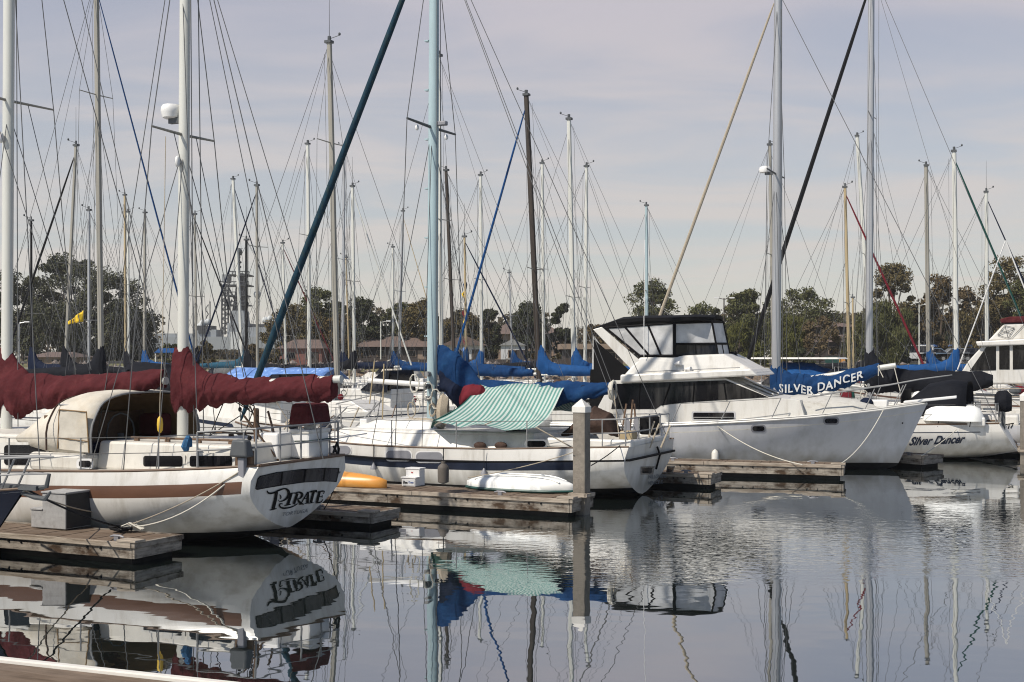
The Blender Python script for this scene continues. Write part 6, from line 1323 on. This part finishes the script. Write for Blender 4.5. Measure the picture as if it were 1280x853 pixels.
for a, b, y in ((271,308,355),(283,308,342),(278,304,368),(275,306,380)): sbox(mb, a, b, y, y+1.6, 3, 10); [mb.tube((sx_(a+(b-a)*k/6)-ox, 3, sz(y)), (sx_(a+(b-a)*k/6)-ox, 3, sz(y-3.5)), .12, n=4) for k in range(7)]; mb.tube((sx_(a)-ox, 3, sz(y-3.5)), (sx_(b)-ox, 3, sz(y-3.5)), .12, n=4)
mb.build('platform', M['ship_dark'], t, smooth=False)
mb = MB(); sbox(mb, 273, 281, 342, 352, 4, 8); mb.build('radar_panel', M['ship_gray'], t, smooth=False)
mb = MB(); xq = sx_(293)-ox; mb.tube((xq,6,sz(342)), (xq,6,sz(308)), .35, .2); mb.ell((xq,6,sz(313)), .9,.9,1.0); mb.ell((xq,6,sz(326)), .7,.7,.4); mb.ell((xq,6,sz(332)), .6,.6,.4); mb.box(xq-1, xq+1, 5.9, 6.1, sz(308.5), sz(308)); mb.build('radar_mast', M['ship_dark'], t)
mb = MB()
for px in (272, 276, 280): mb.tube((sx_(px)-ox, 5, sz(418)), (sx_(px)-ox, 5, sz(356)), .22, n=4)
for k in range(11): mb.tube((sx_(272)-ox, 5, sz(416-6*k)), (sx_(280)-ox, 5, sz(416-6*k)), .15, n=4); mb.tube((sx_(272 if k % 2 else 280)-ox, 5, sz(416-6*k)), (sx_(280 if k % 2 else 272)-ox, 5, sz(410-6*k)), .12, n=4)
for a, b in (((281,358),(290,375)),((286,374),(280,386)),((300,360),(306,380))): mb.tube((sx_(a[0])-ox,4,sz(a[1])), (sx_(b[0])-ox,4,sz(b[1])), .25, n=4)
mb.build('lattice', M['ship_dark'], t)
for px, py, r_ in ((248,404,1.0),(254,402,.8),(244,408,.9),(327,400,.9),(333,398,.8),(338,404,1.0),(317,367,1.0)): mb = MB().tube((sx_(px)-ox, 5, sz(421)), (sx_(px)-ox, 5, sz(py+5)), .3, n=6); mb.build('pedestal', M['ship_gray'], t); MB().ell((sx_(px)-ox, 5, sz(py)), r_, r_, r_*1.1).build('radome', M['ship_white'], t)
mb = MB(); sbox(mb, 243, 262, 407, 413, 2, 8); sbox(mb, 246, 258, 411, 417, 1.5, 9); mb.build('bridge', M['ship_dark'], t, smooth=False); mb = MB(); sbox(mb, 312, 340, 405, 410, 3, 8); mb.build('bridge', M['ship_dark'], t, smooth=False)
mb = MB(); [mb.tube((sx_(253+2*math.sin(k*2))-ox, 5, sz(408-4*k)), (sx_(253+2*math.sin(k*2+2))-ox, 5, sz(404-4*k)), .12, n=4) for k in range(7)]; mb.tube((sx_(257)-ox,5,sz(410)), (sx_(257)-ox,5,sz(376)), .15, n=4); mb.build('aerial', M['ship_dark'], t)

# ------------------------------------------------------------------ cars, poles, small shore things
mat('car_white', (.62,.62,.62), .25, coat=.5, var=.02); mat('car_silver', (.33,.35,.37), .3, metal=.4, coat=.5, var=.02); mat('car_dark', (.025,.028,.035), .3, coat=.5); mat('car_blue', (.12,.17,.24), .3, coat=.5); mat('tyre', (.012,.012,.012), .9); mat('lamp_glass', (.5,.45,.4), .15); mat('lamp_red', (.3,.02,.02), .3)
def car(label, px, base, m, L=4.4, van=False, flip=1, Y=143):
    X = (px-640)/F*Y; r = empty('parked_car', (X, Y, 2.06), 0, label, 'car', 'cars parked behind the lawn')
    h = 1.5 if not van else 1.85; s = flip
    low = [(-L/2,.35),(-L/2,.75),(-L/2+.1,.88),(-.9 if not van else -1.6,.95),(1.55 if not van else L/2-.1,.98),(L/2,.9),(L/2,.4),(L/2-.2,.28),(-L/2+.2,.28)]
    MB().prism([(s*x, -.85, z) for x, z in low], [(s*x, .85, z) for x, z in low]).build('body', M[m], r, smooth=False, bevel=.06)
    cab = [(-1.1,.93),(-.45,h-.06),(.0,h),(1.1,h-.03),(1.75,.96)] if not van else [(-1.75,.93),(-1.2,h-.05),(-.8,h),(L/2-.3,h-.02),(L/2-.12,.97)]
    MB().prism([(s*x, -.74 if z < 1.1 else -.62, z) for x, z in cab], [(s*x, .74 if z < 1.1 else .62, z) for x, z in cab]).build('cabin', M[m], r, smooth=False, bevel=.05)
    cx = sum(q_[0] for q_ in cab)/5; gl = [(cx+(x-cx)*.86, 1.0+(z-.95)*.80) for x, z in cab]
    MB().prism([(s*x, -.775 if z < 1.1 else -.655, z) for x, z in gl], [(s*x, -.76 if z < 1.1 else -.64, z) for x, z in gl]).build('window', M['window_dark'], r, smooth=False)
    for x in (-1.35, 1.35):
        for y in (-.80, .80):
            w_ = MB().tube((s*x, y-.1, .33), (s*x, y+.1, .33), .33, n=16).build('wheel', M['tyre'], r); MB().tube((s*x, y-.115, .33), (s*x, y+.115, .33), .19, n=12).build('rim', M['steel'], w_)
    MB().box(s*(-L/2)-.02, s*(-L/2)+.02, -.75, -.5, .62, .78).build('headlight', M['lamp_glass'], r, smooth=False); MB().box(s*(L/2)-.02, s*(L/2)+.02, -.78, -.6, .66, .86).build('tail_light', M['lamp_red'], r, smooth=False)
    return r
car('white estate car parked left of the dark red stay', 1105, 446, 'car_white')
car('white van parked under the willow left of the thin lamp pole', 1143, 446, 'car_white', van=True)
car('blue grey saloon parked behind the mast with the blue boot', 1170, 446, 'car_blue', flip=-1)
car('silver car parked left of the cream mast', 1191, 446, 'car_silver')
car('dark car parked right of the cream mast', 1215, 446, 'car_dark', flip=-1)
car('pale car half hidden by the dark shrub', 1050-20+3, 446, 'car_silver', Y=144) if 0 else None
t = empty('blue_canopy', (at(1172, 440, 149).x, 149.6, 2.0), 0, 'long blue canopy on posts behind the parked cars', 'canopy')
MB().box(-4.2, 4.2, -.6, 1.6, 1.75, 2.0).build('roof', M['tarp_lightblue'], t, smooth=False); mb = MB(); [mb.box(x-.05, x+.05, y-.05, y+.05, 0, 1.76) for x in (-4, 0, 4) for y in (-.5, 1.5)]; mb.build('post', M['steel'], t, smooth=False)
t = empty('blue_canopy', (at(212, 448, 118).x, 118, 1.45), 0, 'small bright blue canopy on white posts near the eucalyptus', 'canopy')
MB().add([(-1.2,-.8,1.5),(1.2,-.8,1.5),(1.2,.8,1.9),(-1.2,.8,1.9)], [(0,1,2,3)]).build('roof', M['canvas_brightblue'], t, smooth=False, solid=.05); mb = MB(); [mb.box(x-.04, x+.04, -.75, -.67, 0, 1.5) for x in (-1.1, 1.1)]; mb.build('post', M['box_white'], t, smooth=False)
def pole(label, px, top, base, Y, m, arms=1, r_=.06):
    X = (px-640)/F*Y; zt = CH-(top-HZ)/F*Y; z0 = max(gz_ground(Y)-.1, -.3); t = empty('lamp_post', (X, Y, z0), 0, label, 'lamp post', 'lamp posts on the shore')
    MB().tube((0,0,0), (0,0,zt-z0), r_*1.2, r_).build('post', M[m], t)
    for s in ((1,-1) if arms == 2 else (1,)): MB().tube((0,0,zt-z0-.1), (s*.7,0,zt-z0+.05), .035).build('arm', M[m], t); MB().box(s*.7-.2, s*.7+.25, -.1, .1, zt-z0-.02, zt-z0+.10).build('lamp_head', M['box_white'], t, smooth=False)
pole('dark wooden pole with lamps right of the motor yacht canopy', 905, 373, 440, 118, 'mast_wood', 2)
pole('thin white lamp pole before the parked cars', 1149, 381, 450, 124, 'mast_white')
pole('white lamp post among the trees left of the pale blue mast', 476, 402, 445, 124, 'mast_white')
pole('white lamp post behind the white shed mast', 721, 408, 445, 124, 'mast_white', 2)
pole('grey post with a lamp beside the thick black stay at the left', 24, 403, 450, 118, 'mast_alu')
p = at(1025, 465, 108.9); t = empty('yellow_post', (p.x, 110.4, .85), 0, 'yellow hooded marker post on the right bank below the lawn', 'marker post')
MB().loft([[(r_*math.cos(a), r_*.8*math.sin(a), z) for a in (2*math.pi*k/10 for k in range(10))] for r_, z in ((.30,.0),(.28,.35),(.20,.6),(.17,.8),(.10,1.0),(.02,1.12))]).build('hood', M['yellow'], t); MB().tube((-.2,-.1,-.4),(-.2,-.1,.35), .06).build('leg', M['box_white'], t); MB().tube((.1,-.1,-.4),(.1,-.1,.1), .06).build('leg', M['box_white'], t)
p = at(1053, 440, 122); t = empty('orange_sign', (p.x, 122, 1.5), 0, 'small orange board on a post beside the lower brown block', 'sign')
MB().box(-.28, .28, -.03, .03, .55, 1.0).build('board', M['kayak_orange'], t, smooth=False, bevel=.01); MB().box(-.08, .12, -.04, .02, -.2, .56).build('post', M['kayak_orange'], t, smooth=False)
p = at(1040, 440, 124); t = empty('green_board', (p.x, 124, 1.5), 0, 'dark green notice board before the lower brown block', 'sign')
MB().box(-.7, .7, -.04, .04, .5, 1.1).build('board', M['green_trim'], t, smooth=False); mb = MB(); [mb.box(x-.05, x+.05, -.03, .03, -.3, .5) for x in (-.6, .6)]; mb.build('post', M['wood_weathered'], t, smooth=False)
# rocks of the bank (riprap, past counting)
rg = random.Random(11); mb = MB()
for k in range(900):
    x = rg.uniform(-62, 4) if k < 700 else rg.uniform(20, 60); y = rg.uniform(108.6, 112); z = (y-108.4)*.55+.1; s = rg.uniform(.15, .45)
    mb.add([(x+s*rg.uniform(.6,1.2)*dx_, y+s*rg.uniform(.6,1.2)*dy_, z+s*.8*rg.uniform(.6,1.2)*dz_) for dx_, dy_, dz_ in ((1,0,0),(-1,0,0),(0,1,0),(0,-1,0),(0,0,1),(0,0,-1))], [(0,2,4),(2,1,4),(1,3,4),(3,0,4),(2,0,5),(1,2,5),(3,1,5),(0,3,5)])
mat('rock', (.16,.13,.115), .9, var=.3, vs=1.5, island=.4)
tag(mb.build('riprap', M['rock'], smooth=False), 'loose rocks lining the far bank', 'rocks', kind='stuff')
# slatted fence along the far shore
t = empty('shore_fence', (at(620, 450, 116).x, 116, 1.4), 0, 'dark wooden fence along the far shore behind the middle boats', 'fence')
MB().box(-11, 11.5, 0, .06, .15, .95).build('panel', M['wall_dark'], t, smooth=False); mb = MB(); [mb.box(x-.06, x+.06, -.06, 0, 0, 1.05) for x in range(-11, 12, 2)]; mb.build('post', M['wood_weathered'], t, smooth=False)
# ------------------------------------------------------------------ the air
hm = bpy.data.materials.new('haze'); hm.use_nodes = True; t = hm.node_tree; t.nodes.clear(); o_ = N(t, 'ShaderNodeOutputMaterial'); pv = N(t, 'ShaderNodeVolumePrincipled')
pv.inputs['Color'].default_value = (.86, .84, .84, 1); pv.inputs['Density'].default_value = .00035; pv.inputs['Anisotropy'].default_value = .2; t.links.new(pv.outputs[0], o_.inputs['Volume'])
h = MB().box(-640, 640, -140, 480, -2.8, 44).build('haze', hm, smooth=False); tag(h, 'thin pale haze over the harbour', 'haze', kind='stuff')
